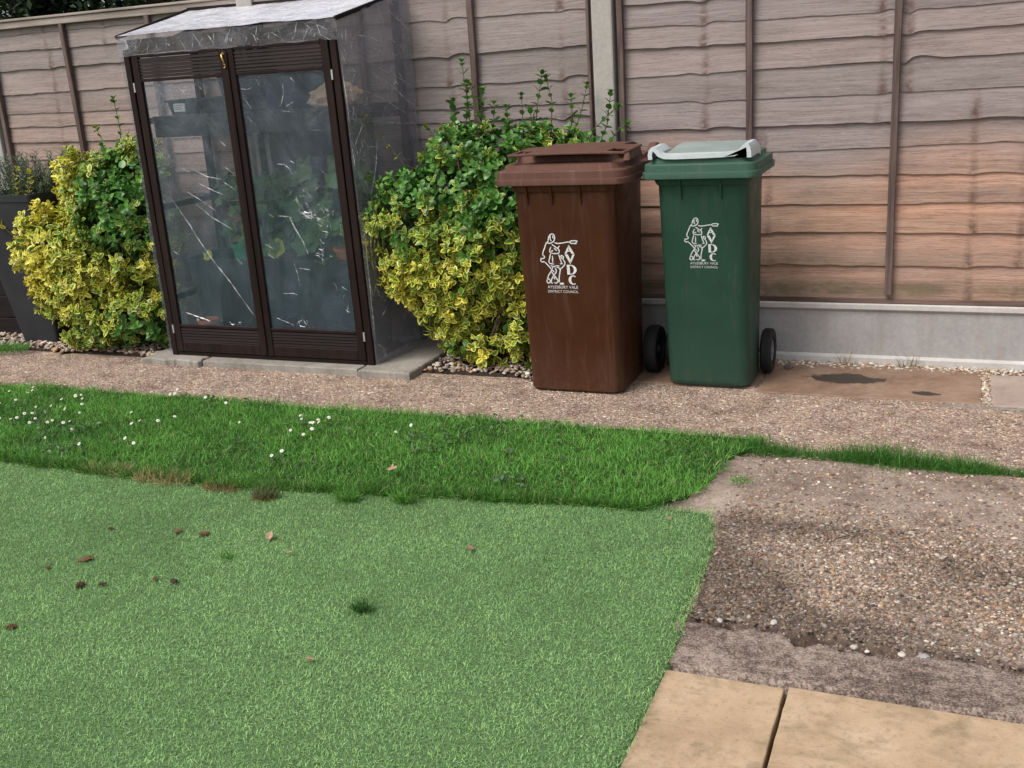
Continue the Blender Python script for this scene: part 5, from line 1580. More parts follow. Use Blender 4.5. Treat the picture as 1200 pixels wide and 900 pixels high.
bush('leafy bush, green above and yellow variegated below, between the greenhouse and brown bin', (-0.56, -0.32, 0.0),
     [(-0.86, -0.42, 0.66, 0.27, 0.23, 0.30), (-0.62, -0.40, 0.54, 0.33, 0.25, 0.30), (-0.60, -0.36, 0.84, 0.37, 0.25, 0.27), (-0.38, -0.36, 0.72, 0.22, 0.24, 0.36),
      (-0.56, -0.42, 0.13, 0.19, 0.13, 0.10), (-0.34, -0.36, 0.24, 0.16, 0.18, 0.20), (-0.40, -0.24, 1.02, 0.26, 0.15, 0.14), (-0.70, -0.30, 1.02, 0.18, 0.18, 0.13), (-0.10, -0.16, 0.98, 0.16, 0.09, 0.13), (-0.80, -0.42, 0.47, 0.22, 0.2, 0.16), (-0.70, -0.40, 0.31, 0.17, 0.16, 0.17)],
     var_right, 1750, 6,
     [([(-0.62, -0.22, 1.1), (-0.64, -0.19, 1.25), (-0.66, -0.18, 1.44)], 0.0, 0.032, 0.036), ([(-0.55, -0.22, 1.1), (-0.60, -0.2, 1.25), (-0.62, -0.19, 1.33)], 0.1, 0.032, 0.034),
      ([(-0.30, -0.2, 1.1), (-0.29, -0.17, 1.24), (-0.27, -0.15, 1.36)], 0.0, 0.03, 0.038), ([(-0.22, -0.2, 1.1), (-0.22, -0.17, 1.24), (-0.25, -0.15, 1.34)], 0.0, 0.03, 0.036),
      ([(-0.12, -0.18, 1.08), (-0.08, -0.15, 1.2), (-0.06, -0.13, 1.30)], 0.0, 0.032, 0.034), ([(-0.05, -0.16, 1.08), (0.02, -0.13, 1.15), (0.08, -0.12, 1.20)], 0.0, 0.03, 0.034),
      ([(-0.42, -0.22, 1.05), (-0.44, -0.2, 1.22)], 0.05, 0.028, 0.038), ([(-0.50, -0.24, 1.05), (-0.50, -0.2, 1.24)], 0.0, 0.028, 0.038), ([(-0.70, -0.24, 1.05), (-0.71, -0.2, 1.26)], 0.0, 0.026, 0.040),
      ([(-0.58, -0.22, 1.05), (-0.565, -0.18, 1.30)], 0.0, 0.026, 0.042), ([(-0.16, -0.18, 1.0), (-0.13, -0.15, 1.15), (-0.14, -0.13, 1.25)], 0.0, 0.028, 0.038), ([(-0.02, -0.16, 1.0), (0.03, -0.13, 1.12), (0.05, -0.12, 1.26)], 0.0, 0.028, 0.036),
      ([(0.0, -0.16, 0.98), (0.07, -0.13, 1.08), (0.12, -0.12, 1.12)], 0.0, 0.026, 0.038), ([(-0.66, -0.22, 1.05), (-0.65, -0.18, 1.22), (-0.645, -0.17, 1.34)], 0.0, 0.026, 0.042), ([(-0.30, -0.2, 1.0), (-0.33, -0.17, 1.2)], 0.05, 0.026, 0.040), ([(-0.36, -0.2, 1.1), (-0.37, -0.17, 1.27)], 0.05, 0.03, 0.03),
      ([(-0.86, -0.40, 0.95), (-0.97, -0.44, 1.10), (-1.04, -0.46, 1.22)], 0.25, 0.06, 0.026), ([(-0.95, -0.45, 0.86), (-1.05, -0.47, 0.94)], 0.25, 0.03, 0.032),
      ([(-0.74, -0.32, 1.08), (-0.80, -0.32, 1.15)], 0.2, 0.03, 0.034), ([(-1.02, -0.48, 0.66), (-1.12, -0.52, 0.69), (-1.165, -0.52, 0.68)], 0.9, 0.022, 0.034),
      ([(-0.30, -0.55, 0.66), (-0.24, -0.60, 0.70)], 0.2, 0.025, 0.036), ([(-0.31, -0.55, 0.48), (-0.245, -0.62, 0.50)], 0.9, 0.025, 0.036)])

# ================================================================== PLANTER, TIMBER BED, ROSEMARY
t = empty('tall_planter', (-3.44, -0.27, -0.005), 'tall tapered charcoal planter holding a grey-green rosemary', 'planter')
mb = MB()
sq = lambda h, z, r=0.02: rrect(-h, h, -h, h, z, r, 4)
mb.loft([sq(0.132, 0), sq(0.235, 0.86), sq(0.240, 0.862), sq(0.242, 0.898), sq(0.222, 0.898), sq(0.215, 0.83)], True, True, 0, True)
o = mb.build('container', 'planter_grey', t); o.data.set_sharp_from_angle(angle=R(35))
V, F = grid_sheet(np.linspace(-0.21, 0.21, 24), np.linspace(-0.21, 0.21, 24), lambda X, Y: 0.845 + 0.02 * fbm(X, Y, 20, 2))
link('compost', np_mesh('compost', V, F, smooth=True), 'compost', t)

rs = np.random.default_rng(31)
t = empty('rosemary_plant', (-3.44, -0.27, 0.84), 'grey-green needle-leaved rosemary in the tall charcoal planter', 'plant')
T, Y, N, S, C = [], [], [], [], []
st = MB()
for k in range(120):
    bx, by = rs.uniform(-0.18, 0.22), rs.uniform(-0.18, 0.17)
    if k % 3 == 0: bx = rs.uniform(0.0, 0.22)
    h = rs.uniform(0.10, 0.27)
    lx, ly = rs.normal(bx * 0.25, 0.05), rs.normal(0, 0.05)
    P_ = [Vector((bx, by, 0)), Vector((bx + lx * 0.4, by + ly * 0.4, h * 0.55)), Vector((bx + lx, by + ly, h))]
    st.tube(P_, [0.003, 0.0025, 0.0012], 4)
    n = int(h / 0.007)
    for j in range(n):
        u = (j + 0.5) / n
        p = P_[0].lerp(P_[1], u * 2) if u < 0.5 else P_[1].lerp(P_[2], u * 2 - 1)
        a = j * 2.4
        T.append(p); Y.append((math.cos(a), math.sin(a), 0.9 + rs.normal(0, 0.2))); N.append((-math.cos(a), -math.sin(a), 0.8))
        S.append(rs.uniform(0.024, 0.040)); C.append((0, rs.random(), rs.random(), 1))
S_ = np.array(S); S_ = np.stack([S_ * 0.95, S_, S_], 1)
leaves_object('foliage', np.array(T), np.array(Y), np.array(N), S_, np.array(C), 'rosemary_leaf', t, NEEDLE)
st.build('stems', 'green_stem', t)

t = empty('raised_bed', (-4.3, -0.22, 0), 'low dark timber raised bed at the left edge behind the planter', 'raised bed')
mb = MB()
for k in range(3):
    mb.box(-0.62, 0.66, -0.045, -0.010, -0.02 + k * 0.14, 0.117 + k * 0.14)
mb.build('front_boards', 'black_brown_wood', t, 0.004, 1)
for xa in (0.625, -0.62):
    mb = MB()
    for k in range(3):
        mb.box(xa, xa + 0.035, -0.0095, 0.145, -0.02 + k * 0.14, 0.117 + k * 0.14)
    mb.build('side_boards', 'black_brown_wood', t, 0.004, 1)
V, F = grid_sheet(np.linspace(-0.584, 0.624, 30), np.linspace(-0.0095, 0.145, 8), lambda X, Y: 0.36 + 0.02 * fbm(X, Y, 10, 2))
link('compost', np_mesh('compost', V, F, smooth=True), 'compost', t)

# ================================================================== TREES BEHIND THE FENCE
def tree(name, label, x, y, h, crown, mat, n, seed, leaf=0.06, trunk=0.09, z0=0.9, group='trees beyond the fence', vis=0.3):
    rs = np.random.default_rng(seed)
    t = empty(name, (x, y, -0.06), label, 'tree', group)
    st = MB()
    ctr = []
    top = Vector((rs.normal(0, 0.15), rs.normal(0, 0.1), h * 0.92))
    tp = [Vector((0, 0, 0)), Vector((0.04, 0, h * 0.3)), Vector((-0.03, 0.02, h * 0.6)), top]
    st.tube(tp, [trunk, trunk * 0.8, trunk * 0.5, trunk * 0.15], 9)
    for k in range(26):
        u = rs.uniform(z0 / h, 0.97)
        p = tp[0].lerp(tp[3], u)
        a = rs.uniform(0, 6.28)
        l = crown * (1 - 0.35 * u) * rs.uniform(0.4, 1.0)
        q = p + Vector((math.cos(a) * l, math.sin(a) * l, l * rs.uniform(0.05, 0.45)))
        st.tube([p, p.lerp(q, 0.5) + Vector((0, 0, 0.05)), q], [trunk * 0.3, trunk * 0.18, 0.006], 6)
        ctr += [(q, 0.30), (p.lerp(q, 0.6), 0.26), (p.lerp(q, 0.8) + Vector((0, 0, 0.12)), 0.24)]
    ci = rs.integers(0, len(ctr), n)
    cc = np.array([c[0] for c in ctr])[ci]; cr = np.array([c[1] for c in ctr])[ci] * crown
    d = rs.normal(size=(n, 3)); d /= np.linalg.norm(d, axis=1, keepdims=True)
    P = cc + d * cr[:, None] * (rs.random(n) ** 0.4)[:, None]
    N_ = d * 0.5 + rs.normal(0, 0.5, (n, 3)) + np.array([0, 0, 0.7])
    Y_ = rs.normal(0, 1, (n, 3))
    Y_ -= N_ * (np.sum(Y_ * N_, 1) / np.sum(N_ * N_, 1))[:, None]
    S_ = leaf * rs.uniform(0.7, 1.3, n)
    C_ = np.stack([np.zeros(n), rs.random(n), rs.random(n), np.ones(n)], 1)
    leaves_object('crown', P, Y_, N_, S_, C_, mat, t, SMALL)
    st.build('trunk', 'bark', t)
tree('garden_tree', 'dark leafy tree behind the fence, second from the left', -6.4, 2.3, 4.2, 1.15, 'dark_tree_leaf', 15000, 1, 0.075)
tree('garden_tree', 'dark evergreen tree behind the fence above the greenhouse', -4.35, 2.2, 4.0, 1.15, 'dark_tree_leaf', 15000, 2, 0.06)
tree('garden_tree', 'dark tree with a bare trunk behind the middle of the left fence panel', -5.35, 2.6, 4.4, 1.1, 'dark_tree_leaf', 13000, 3, 0.07)
tree('ivy_shrub', 'bright green shrub peeping over the fence at the top left', -6.15, 1.15, 2.16, 0.66, 'bright_tree_leaf', 3200, 4, 0.085, 0.03, 0.7)
tree('garden_shrub', 'dark evergreen shrub just behind the left end of the fence', -7.15, 1.7, 3.0, 0.95, 'dark_tree_leaf', 11000, 11, 0.075, 0.05, 0.8)
tree('garden_shrub', 'dark bushy shrub close behind the fence, left of the greenhouse roof', -4.95, 1.25, 2.6, 0.75, 'dark_tree_leaf', 8000, 12, 0.07, 0.05, 0.8)
tree('garden_tree', 'dark tree farther back beyond the left end of the fence', -8.3, 3.4, 4.6, 1.5, 'dark_tree_leaf', 15000, 6, 0.09)

# ================================================================== LAWN STRIP, TURF
def grass_top(x):      # edge against the path
    return -1.150 + 0.035 * (fbm(x, x * 0, 3.0, 61) - 0.5) + 0.03 * (fbm(x, x * 0, 11, 62) - 0.5)
def grass_bot(x):      # edge against the artificial turf
    return np.interp(x, [-3.5, -2.0, -0.9, -0.3, 0.2, 0.5, 0.66, 0.72], [-2.10, -2.05, -2.06, -1.99, -1.93, -1.89, -1.87, -1.80]) + 0.07 * (fbm(x, x * 0, 3.5, 63) - 0.5) + 0.06 * (fbm(x, x * 0, 12, 64) - 0.5)
def grass_right(y):
    return np.interp(y, [-1.9, -1.84, -1.7, -1.5, -1.38, -1.25, -1.1], [0.66, 0.72, 0.80, 0.835, 0.84, 0.90, 0.95]) + 0.03 * (vnoise(y, y * 0, 9, 65) - 0.5)
V, F = grid_sheet(np.arange(-9, 0.98, 0.04), np.arange(-2.25, -1.08, 0.03), lambda X, Y: np.where((Y < grass_top(X) - 0.005) & (Y > grass_bot(X) + 0.012) & (X < grass_right(Y) - 0.01), 0.010 + 0.018 * fbm(X, Y, 3, 66), -0.05))
sheet('lawn', V, F, 'grass_soil')

BLADES = []
for bend, tw in ((0.15, 0.0), (0.5, 0.2), (0.9, -0.25), (0.35, 0.4)):
    V, F = [], []
    for k, (tt, w) in enumerate(((0, 0.5), (0.38, 0.46), (0.72, 0.32), (1.0, 0.05))):
        a = bend * tt * 1.3
        yy = math.sin(a) * tt; zz = math.cos(a) * tt
        ox = tw * tt * tt * 0.4
        V += [(-w + ox * 8, yy, zz), (w + ox * 8, yy, zz)]
    F = [(2 * k, 2 * k + 1, 2 * k + 3, 2 * k + 2) for k in range(3)]
    BLADES.append((np.array(V), np.array(F)))

def blades(name, x, y, z, length, width, lean, colA, colB, seed, mat, kind='stuff', parent=None, dry=0.0, patch=None, bri=(0.75, 1.2), pale=0.0):
    rs = np.random.default_rng(seed)
    n = len(x)
    a = rs.uniform(0, 2 * np.pi, n)
    l = np.abs(rs.normal(0, lean, n))
    zax = np.stack([np.cos(a) * np.sin(l), np.sin(a) * np.sin(l), np.cos(l)], 1)
    Rm = rot_frames(zax, rs.uniform(0, 2 * np.pi, n))
    L = length * rs.uniform(0.6, 1.25, n)
    W = width * rs.uniform(0.7, 1.3, n)
    t = rs.random(n)[:, None]
    if patch is not None: t = np.clip(t * 0.65 + patch[:, None] * 0.55 - 0.1, 0, 1)
    c = np.array(colA)[None] * (1 - t) + np.array(colB)[None] * t
    c = c * rs.uniform(*bri, n)[:, None]
    if pale > 0:
        k = rs.random(n) < pale
        c[k] = c[k] * 0.5 + np.array((0.22, 0.34, 0.10)) * rs.uniform(0.7, 1.2, k.sum())[:, None]
    if dry > 0:
        k = rs.random(n) < dry
        c[k] = np.array((0.42, 0.35, 0.17)) * rs.uniform(0.6, 1.1, k.sum())[:, None]
    C_ = np.concatenate([c, np.ones((n, 1))], 1)
    me = scatter(BLADES, np.stack([x, y, z], 1), np.stack([W, L, L], 1), Rm, C_, None, False, None, name)
    o = link(name, me, mat, parent)
    if kind: o['kind'] = kind
    return o

rs = np.random.default_rng(77)
yel = lambda x, y: np.clip((fbm(x, y, 3.1, 79) - 0.5) * 5, 0, 1)
# density falls off outside what one sees
n = 125000
x = rs.uniform(-3.2, 0.97, n); y = rs.uniform(-2.2, -1.08, n)
keep = (y < grass_top(x)) & (y > grass_bot(x)) & (x < grass_right(y))
x, y = x[keep], y[keep]
pt = 0.55 * fbm(x, y, 2.2, 71) + 0.45 * fbm(x, y, 9, 75)
tall = 0.55 + 0.6 * fbm(x, y, 4.5, 72) + 0.55 * np.clip(fbm(x, y, 13, 74) - 0.45, 0, 1) * 2
z = 0.010 + 0.018 * fbm(x, y, 3, 66) - 0.004
blades('grass', x, y, z, 0.036 * tall, 0.0021, 0.85, (0.050, 0.172, 0.026), (0.180, 0.450, 0.074), 5, 'grass_blade', dry=0.028, patch=np.clip((pt - 0.32) * 3, 0, 1), bri=(0.5, 1.4), pale=0.09)
# longer blades hanging over the edge of the turf, and low clover-like leaves
n = 9000
x = rs.uniform(-2.7, 0.72, n); y = grass_bot(x) + np.abs(rs.normal(0, 0.025, n)) - 0.004
blades('edge_grass', x, y, 0.016 + 0 * x, 0.046 * (0.6 + 0.8 * fbm(x, x * 0, 8, 78)), 0.0019, 0.95, (0.030, 0.110, 0.016), (0.115, 0.31, 0.040), 15, 'grass_blade', dry=0.04, bri=(0.55, 1.2), pale=0.05)
n = 2600
x = rs.uniform(-2.6, 0.8, n); y = rs.uniform(-2.0, -1.16, n)
k = (fbm(x, y, 4.3, 91) > 0.585) & (y < grass_top(x) - 0.02) & (y > grass_bot(x) + 0.04) & (x < grass_right(y) - 0.03)
x, y = x[k], y[k]
nn = np.stack([rs.normal(0, 0.3, len(x)), rs.normal(-0.2, 0.3, len(x)), np.ones(len(x))], 1)
yy = rs.normal(0, 1, (len(x), 3)); yy -= nn * (np.sum(yy * nn, 1) / np.sum(nn * nn, 1))[:, None]
o = leaves_object('clover', np.stack([x, y, 0.034 + 0.012 * rs.random(len(x))], 1), yy, nn, rs.uniform(0.012, 0.024, len(x)), np.stack([0 * x, rs.random(len(x)), rs.random(len(x)), 0 * x + 1], 1), 'bright_tree_leaf', None)
o['kind'] = 'stuff'
x = rs.uniform(-9, -3.1, 26000); y = rs.uniform(-2.2, -1.1, 26000)
k = (y < grass_top(x)) & (y > grass_bot(x))
blades('grass', x[k], y[k], 0.02 + 0 * x[k], 0.05 + 0 * x[k], 0.003, 0.55, (0.052, 0.165, 0.020), (0.135, 0.335, 0.045), 6, 'grass_blade')

# grass growing along the crack between path and apron
n = 11000
x = rs.uniform(0.86, 2.6, n)
yc = -1.243 - 0.022 * np.sin((x - 0.86) * 2.2) - 0.02 * (x > 1.3) * np.clip(x - 1.3, 0, 1)
hgt = np.clip(0.3 + 1.3 * np.exp(-((x - 1.36) / 0.16) ** 2) + 0.6 * np.exp(-((x - 1.62) / 0.07) ** 2) + 0.35 * fbm(x, x * 0, 9, 73) + 0.5 * np.exp(-((x - 0.92) / 0.12) ** 2), 0, 1.6)
keepp = rs.random(n) < np.clip(0.45 + 0.5 * hgt, 0, 1)
y = yc + rs.normal(0, 0.015, n) * (0.6 + 0.8 * hgt)
o = blades('crack_grass', x[keepp], y[keepp], np.full(keepp.sum(), -0.02), (0.036 + 0.034 * hgt[keepp]), 0.0018, 0.60, (0.030, 0.110, 0.018), (0.09, 0.26, 0.034), 8, 'grass_blade')

# artificial turf: green backing plus short curly pile
def turf_left(y): return np.interp(y, [-3.9, -3.54, -2.05], [0.15 - 1.1, -0.36 - 0.45, -1.986 - 0.55])
V, F = grid_sheet(np.concatenate([np.arange(-9, -2.5, 0.5), np.arange(-2.5, 0.99, 0.03)]), np.concatenate([np.arange(-7, -3.9, 0.25), np.arange(-3.9, -1.81, 0.03)]),
                  lambda X, Y: np.where((X < turf_right(Y) - 0.004), 0.010 + 0.007 * fbm(X, Y, 2, 81), -0.05) + np.where(Y > -1.84, -0.06, 0))
sheet('artificial_turf_base', V, F, 'turf_backing')
n = 430000
y = rs.uniform(-3.85, -1.80, n); x = rs.uniform(-2.7, 0.97, n)
keep = (x > turf_left(y)) & (x < turf_right(y) + 0.004 * rs.normal(size=n)) & (y < np.where(x < 0.68, grass_bot(np.minimum(x, 0.7)) + 0.02, -1.83))
x, y = x[keep], y[keep]
pt = fbm(x, y, 1.7, 82) * 0.6 + fbm(x, y, 9, 83) * 0.4
z = 0.010 + 0.007 * fbm(x, y, 2, 81) - 0.002
blades('artificial_turf', x, y, z, np.full(len(x), 0.0125), 0.00125, 0.80, (0.132, 0.272, 0.078), (0.410, 0.650, 0.240), 9, 'turf_blade', patch=np.clip((pt - 0.3) * 2.4, 0, 1), bri=(0.78, 1.2))

# ================================================================== STONES
STONES = []
for s in range(5):
    bm = bmesh.new()
    bmesh.ops.create_icosphere(bm, subdivisions=1 if s > 2 else 2, radius=0.5)
    for v in bm.verts:
        v.co *= 1 + 0.35 * mnoise.noise(v.co * 2.1 + Vector((s * 7.3, 1, 2)))
        v.co.z *= 0.62
    bm.verts.index_update()
    STONES.append((np.array([tuple(v.co) for v in bm.verts]), np.array([[v.index for v in f.verts] for f in bm.faces])))
    bm.free()
LOWST = STONES[3:]
PAL = np.array([(0.42, 0.33, 0.25), (0.50, 0.42, 0.33), (0.34, 0.24, 0.17), (0.30, 0.17, 0.10), (0.24, 0.20, 0.17), (0.56, 0.50, 0.43), (0.16, 0.11, 0.085), (0.44, 0.30, 0.17), (0.38, 0.27, 0.22), (0.62, 0.57, 0.50)])
def stones(name, x, y, z, size, seed, weights=None, temps=None, flat=1.0, tone=1.0):
    rs = np.random.default_rng(seed)
    n = len(x)
    w = np.ones(len(PAL)) if weights is None else np.array(weights, float)
    c = PAL[rs.choice(len(PAL), n, p=w / w.sum())] * (rs.uniform(0.8, 1.15, n) * tone)[:, None]
    zax = np.stack([rs.normal(0, 0.28, n), rs.normal(0, 0.28, n), np.ones(n)], 1)
    S_ = np.stack([size * rs.uniform(0.9, 1.5, n), size * rs.uniform(0.7, 1.1, n), size * rs.uniform(0.7, 1.1, n) * flat], 1)
    me = scatter(temps or STONES, np.stack([x, y, z], 1), S_, rot_frames(zax, rs.uniform(0, 6.28, n)), np.concatenate([c, np.ones((n, 1))], 1), None, True, None, name)
    o = link(name, me, 'stone_mix')
    o['kind'] = 'stuff'
    return o
# pebble bed at the foot of the fence
n = 5200
x = rs.uniform(-4.6, 0.0, n); y = rs.uniform(-0.60, -0.05, n)
k = (y > -0.545 + 0.06 * (fbm(x, x * 0, 4, 2) - 0.5) * 2) & ~((x > -2.46) & (x < -0.82) & (y > -0.66)) & ~((x > -0.2) & (y < -0.2) & (y > -0.68)) & ~((np.abs(x + 3.44) < 0.13) & (np.abs(y + 0.27) < 0.13))
x, y = x[k], y[k]
stones('pebbles', x, y, 0.012 + 0.014 * rs.random(len(x)), rs.uniform(0.012, 0.030, len(x)), 1, [3, 3, 3, 1.5, 2, 2.5, 1, 1.5, 3, 1.5])
# gravel at the back of the damp slab
n = 520
x = rs.uniform(0.80, 1.93, n); y = -0.075 + rs.normal(0, 0.016, n) - 0.05 * rs.random(n) ** 3
stones('fine_gravel', x, np.minimum(y, -0.05), 0.004 + 0.004 * rs.random(n), rs.uniform(0.008, 0.020, n), 2, [3, 4, 2, 1, 1, 4, 0.5, 3, 1, 3])
n = 120
x = 1.693 + rs.normal(0, 0.008, n); y = rs.uniform(-0.55, -0.10, n)
stones('fine_gravel', x, y, 0.0 + 0.004 * rs.random(n), rs.uniform(0.008, 0.018, n), 3, [3, 4, 2, 1, 1, 4, 0.5, 3, 1, 3])
# aggregate showing in the worn apron
xs_, ts_, AX, AY, AZ, AR, AD = APRON
n = 46000
j = rs.integers(0, 140, n); i_ = rs.integers(2, AX.shape[0] - 2, n)
x, y, z = AX[i_, j] + rs.normal(0, 0.006, n), AY[i_, j] + rs.normal(0, 0.006, n), AZ[i_, j]
k = (rs.random(n) < 0.14 + 0.86 * AR[i_, j] ** 1.2) & (x > turf_right(y) + 0.0) & (x < 3.6) & ((x > 0.9) | (rs.random(n) < 0.3))
x, y, z = x[k], y[k], z[k]
sz = 0.0060 + 0.0085 * rs.random(len(x)) ** 2.4
stones('aggregate_stones', x, y, z + sz * 0.05, sz, 4, [4, 2.2, 5, 2.5, 2.5, 1.0, 3.5, 1.8, 4, 0.6], None, 0.75, (1.02 - 0.56 * AD[i_, j][k]) * rs.uniform(0.55, 1.3, len(x)))
# loose stones lying in the broken gap in front of the apron
n = 90
x = 0.95 + 0.72 * rs.random(n) ** 1.8; y = apron_front(x) - 0.004 + rs.normal(0, 0.011, n)
sz = rs.uniform(0.007, 0.020, n)
stones('loose_stones', x, y, -0.050 + sz * 0.3 + 0.016 * rs.random(n), sz, 5, [2, 2, 2, 1.5, 2, 2.5, 4, 1, 1, 3])
# grit on the path
n = 6000
x = rs.uniform(-3.6, 2.6, n); y = rs.uniform(-1.24, -0.58, n)
stones('path_grit', x, y, path_z(x, y) + 0.0005, rs.uniform(0.0055, 0.010, n), 6, [3, 3, 2, 1.5, 1, 3, 2, 2, 3, 2.0], LOWST, 0.8)

def pebble(x, y, z, s, col, label, seed, flat=0.8):
    bm = bmesh.new()
    bmesh.ops.create_icosphere(bm, subdivisions=3, radius=0.5)
    for v in bm.verts:
        v.co *= 1 + 0.4 * mnoise.noise(v.co * 2.0 + Vector((seed * 3.7, 0, 0)))
        v.co = Vector((v.co.x * s * 1.15, v.co.y * s * 0.85, v.co.z * s * flat * 0.8))
    me = bpy.data.meshes.new('pebble')
    bm.to_mesh(me); bm.free()
    for p in me.polygons: p.use_smooth = True
    a = me.attributes.new('Col', 'FLOAT_COLOR', 'POINT')
    a.data.foreach_set('color', np.tile(np.array([*[c * 0.8 for c in col], 1], np.float32), len(me.vertices)))
    o = link('pebble', me, 'stone_mix')
    o.location = (x, y, z); o.rotation_euler = (0, 0, seed * 1.3)
    return tag(o, label, 'pebble', 'loose pale pebbles')
pebble(1.165, -2.462, 0.006, 0.020, (0.62, 0.57, 0.50), 'white pebble standing up at the left end of the broken gap', 1)
pebble(1.030, -2.485, 0.004, 0.017, (0.56, 0.50, 0.45), 'pale rounded pebble by the turf end of the broken gap', 2)
pebble(1.368, -2.520, 0.002, 0.018, (0.60, 0.55, 0.48), 'small cream pebble midway along the broken gap', 3)
pebble(1.480, -2.528, 0.003, 0.024, (0.60, 0.54, 0.47), 'cream oval pebble at the right end of the broken gap', 4)
pebble(1.527, -2.524, 0.003, 0.027, (0.42, 0.40, 0.40), 'long grey pebble at the far right end of the broken gap', 5, 0.5)
pebble(0.868, -0.185, 0.012, 0.045, (0.13, 0.115, 0.10), 'flat dark stone on the damp slab beside the green bin wheel', 6, 0.35)

# ================================================================== SMALL THINGS
DAISY = [(-2.634, -1.354), (-2.529, -1.392), (-2.548, -1.286), (-2.519, -1.315), (-2.54, -1.509), (-2.482, -1.481), (-2.328, -1.502), (-2.222, -1.478), (-2.225, -1.424), (-2.256, -1.323), (-2.239, -1.313), (-2.211, -1.383), (-2.096, -1.462), (-2.171, -1.477), (-2.121, -1.498), (-2.164, -1.364), (-2.292, -1.617), (-2.25, -1.615), (-2.259, -1.676), (-2.192, -1.677), (-2.164, -1.671), (-2.328, -1.699), (-2.243, -1.725), (-2.074, -1.695), (-1.971, -1.696), (-1.9, -1.75), (-1.945, -1.663), (-2.018, -1.553), (-1.95, -1.788), (-2.089, -1.649), (-1.636, -1.567), (-1.648, -1.62), (-1.556, -1.587), (-1.708, -1.854), (-1.487, -1.798), (-1.543, -1.767), (-1.751, -1.191), (-1.743, -1.228), (-1.704, -1.266), (-1.77, -1.23), (-1.551, -1.246), (-1.428, -1.269), (-1.158, -1.523), (-1.754, -1.493), (-1.519, -1.529), (-0.954, -1.374), (-0.924, -1.428), (-0.853, -1.433), (-0.841, -1.46), (-0.863, -1.462), (-0.9, -1.543), (-0.824, -1.527), (-0.822, -1.57), (-0.849, -1.364), (-0.477, -1.461), (-0.82, -1.789), (-0.785, -1.776), (-0.427, -1.371), (-0.809, -1.445)]
def daisy_mesh():
    mb = MB()
    n = 15
    for k in range(n):
        a = 2 * math.pi * k / n + 0.1 * math.sin(k * 7)
        c, s = math.cos(a), math.sin(a)
        def pt(r, w, z): return (r * c - w * s, r * s + w * c, z)
        mb.add([pt(0.0025, -0.0008, 0.0505), pt(0.0025, 0.0008, 0.0505), pt(0.008, 0.0018, 0.0512), pt(0.0112, 0.0006, 0.0505), pt(0.0112, -0.0006, 0.0505), pt(0.008, -0.0018, 0.0512)], [(0, 1, 2, 3, 4, 5)], 0)
    ring = lambda r, z: [(r * math.cos(t), r * math.sin(t), z) for t in [2 * math.pi * k / 10 for k in range(10)]]
    mb.loft([ring(0.0036, 0.0500), ring(0.0034, 0.0525), ring(0.0018, 0.0538)], True, True, 1, True)
    mb.tube([(0, 0.002, 0), (0.001, 0, 0.03), (0, 0, 0.0505)], [0.0011, 0.0010, 0.0009], 5, 2)
    me = bpy.data.meshes.new('daisy')
    me.from_pydata([tuple(p) for p in mb.v], [], mb.f)
    me.polygons.foreach_set('material_index', mb.mi)
    a = me.attributes.new('Col', 'FLOAT_COLOR', 'POINT')
    a.data.foreach_set('color', np.tile(np.array([0.82, 0.82, 0.80, 1], np.float32), len(me.vertices)))
    for m in ('petal', 'daisy_yellow', 'green_stem'): me.materials.append(M[m])
    me.update()
    return me
dm = daisy_mesh()
rs2 = np.random.default_rng(3)
for (x, y) in DAISY:
    o = bpy.data.objects.new('daisy', dm)
    COL.objects.link(o)
    o.location = (x, y, float(0.010 + 0.018 * fbm(np.array([x]), np.array([y]), 3, 66)[0]) + rs2.uniform(-0.006, 0.010))
    s = rs2.uniform(0.48, 0.78)
    o.scale = (s, s, rs2.uniform(0.95, 1.15))
    o.rotation_euler = (rs2.normal(0.55, 0.18), 0, rs2.normal(0.2, 0.6))
    if x < -1.85: lab = 'white daisy among the many daisies at the left end of the grass strip'
    elif y > -1.30: lab = 'white daisy on the path edge of the grass, in front of the left greenhouse door'
    elif -1.0 < x < -0.7 and y > -1.6: lab = 'white daisy in the small cluster in front of the greenhouse right post'
    elif x > -0.6: lab = 'lone white daisy in the middle of the grass strip'
    else: lab = 'white daisy scattered singly in the grass between the left crowd and the small cluster'
    tag(o, lab, 'daisy', 'white daisies in the grass')

def tuft(x, y, r, n, h, colA, colB, label, seed, cat='grass tuft', group='grass tufts on the artificial turf', squash_y=0.6, base=None, lean=0.6):
    rs = np.random.default_rng(seed)
    a = rs.uniform(0, 6.28, n); q = r * np.sqrt(rs.random(n))
    bx, by = np.cos(a) * q, np.sin(a) * q * squash_y
    o = blades('grass_tuft', bx, by, np.zeros(n), np.full(n, h * 1.25), 0.0018, lean, colA, colB, seed, 'grass_blade', kind=None)
    o.location = (x, y, 0.018)
    return tag(o, label, cat, group)
GA, GB = (0.045, 0.145, 0.022), (0.17, 0.40, 0.065)
DA, DB = (0.26, 0.18, 0.08), (0.58, 0.48, 0.23)
tuft(-0.655, -2.102, 0.045, 240, 0.040, (0.06, 0.09, 0.03), (0.16, 0.20, 0.07), 'browned green tuft of grass on the turf below the greenhouse corner', 1)
tuft(-0.347, -2.056, 0.034, 240, 0.040, GA, GB, 'dark green grass tuft, left one of the pair at the turf edge', 2)
tuft(-0.145, -2.022, 0.032, 220, 0.042, GA, GB, 'dark green grass tuft, right one of the pair at the turf edge', 3)
tuft(0.094, -2.72, 0.024, 200, 0.028, (0.03, 0.09, 0.022), (0.09, 0.21, 0.045), 'lone dark grass tuft in the middle of the artificial turf', 4)
tuft(-0.485, -2.545, 0.022, 60, 0.022, GA, GB, 'small dark leafy weed on the turf left of its centre', 5)
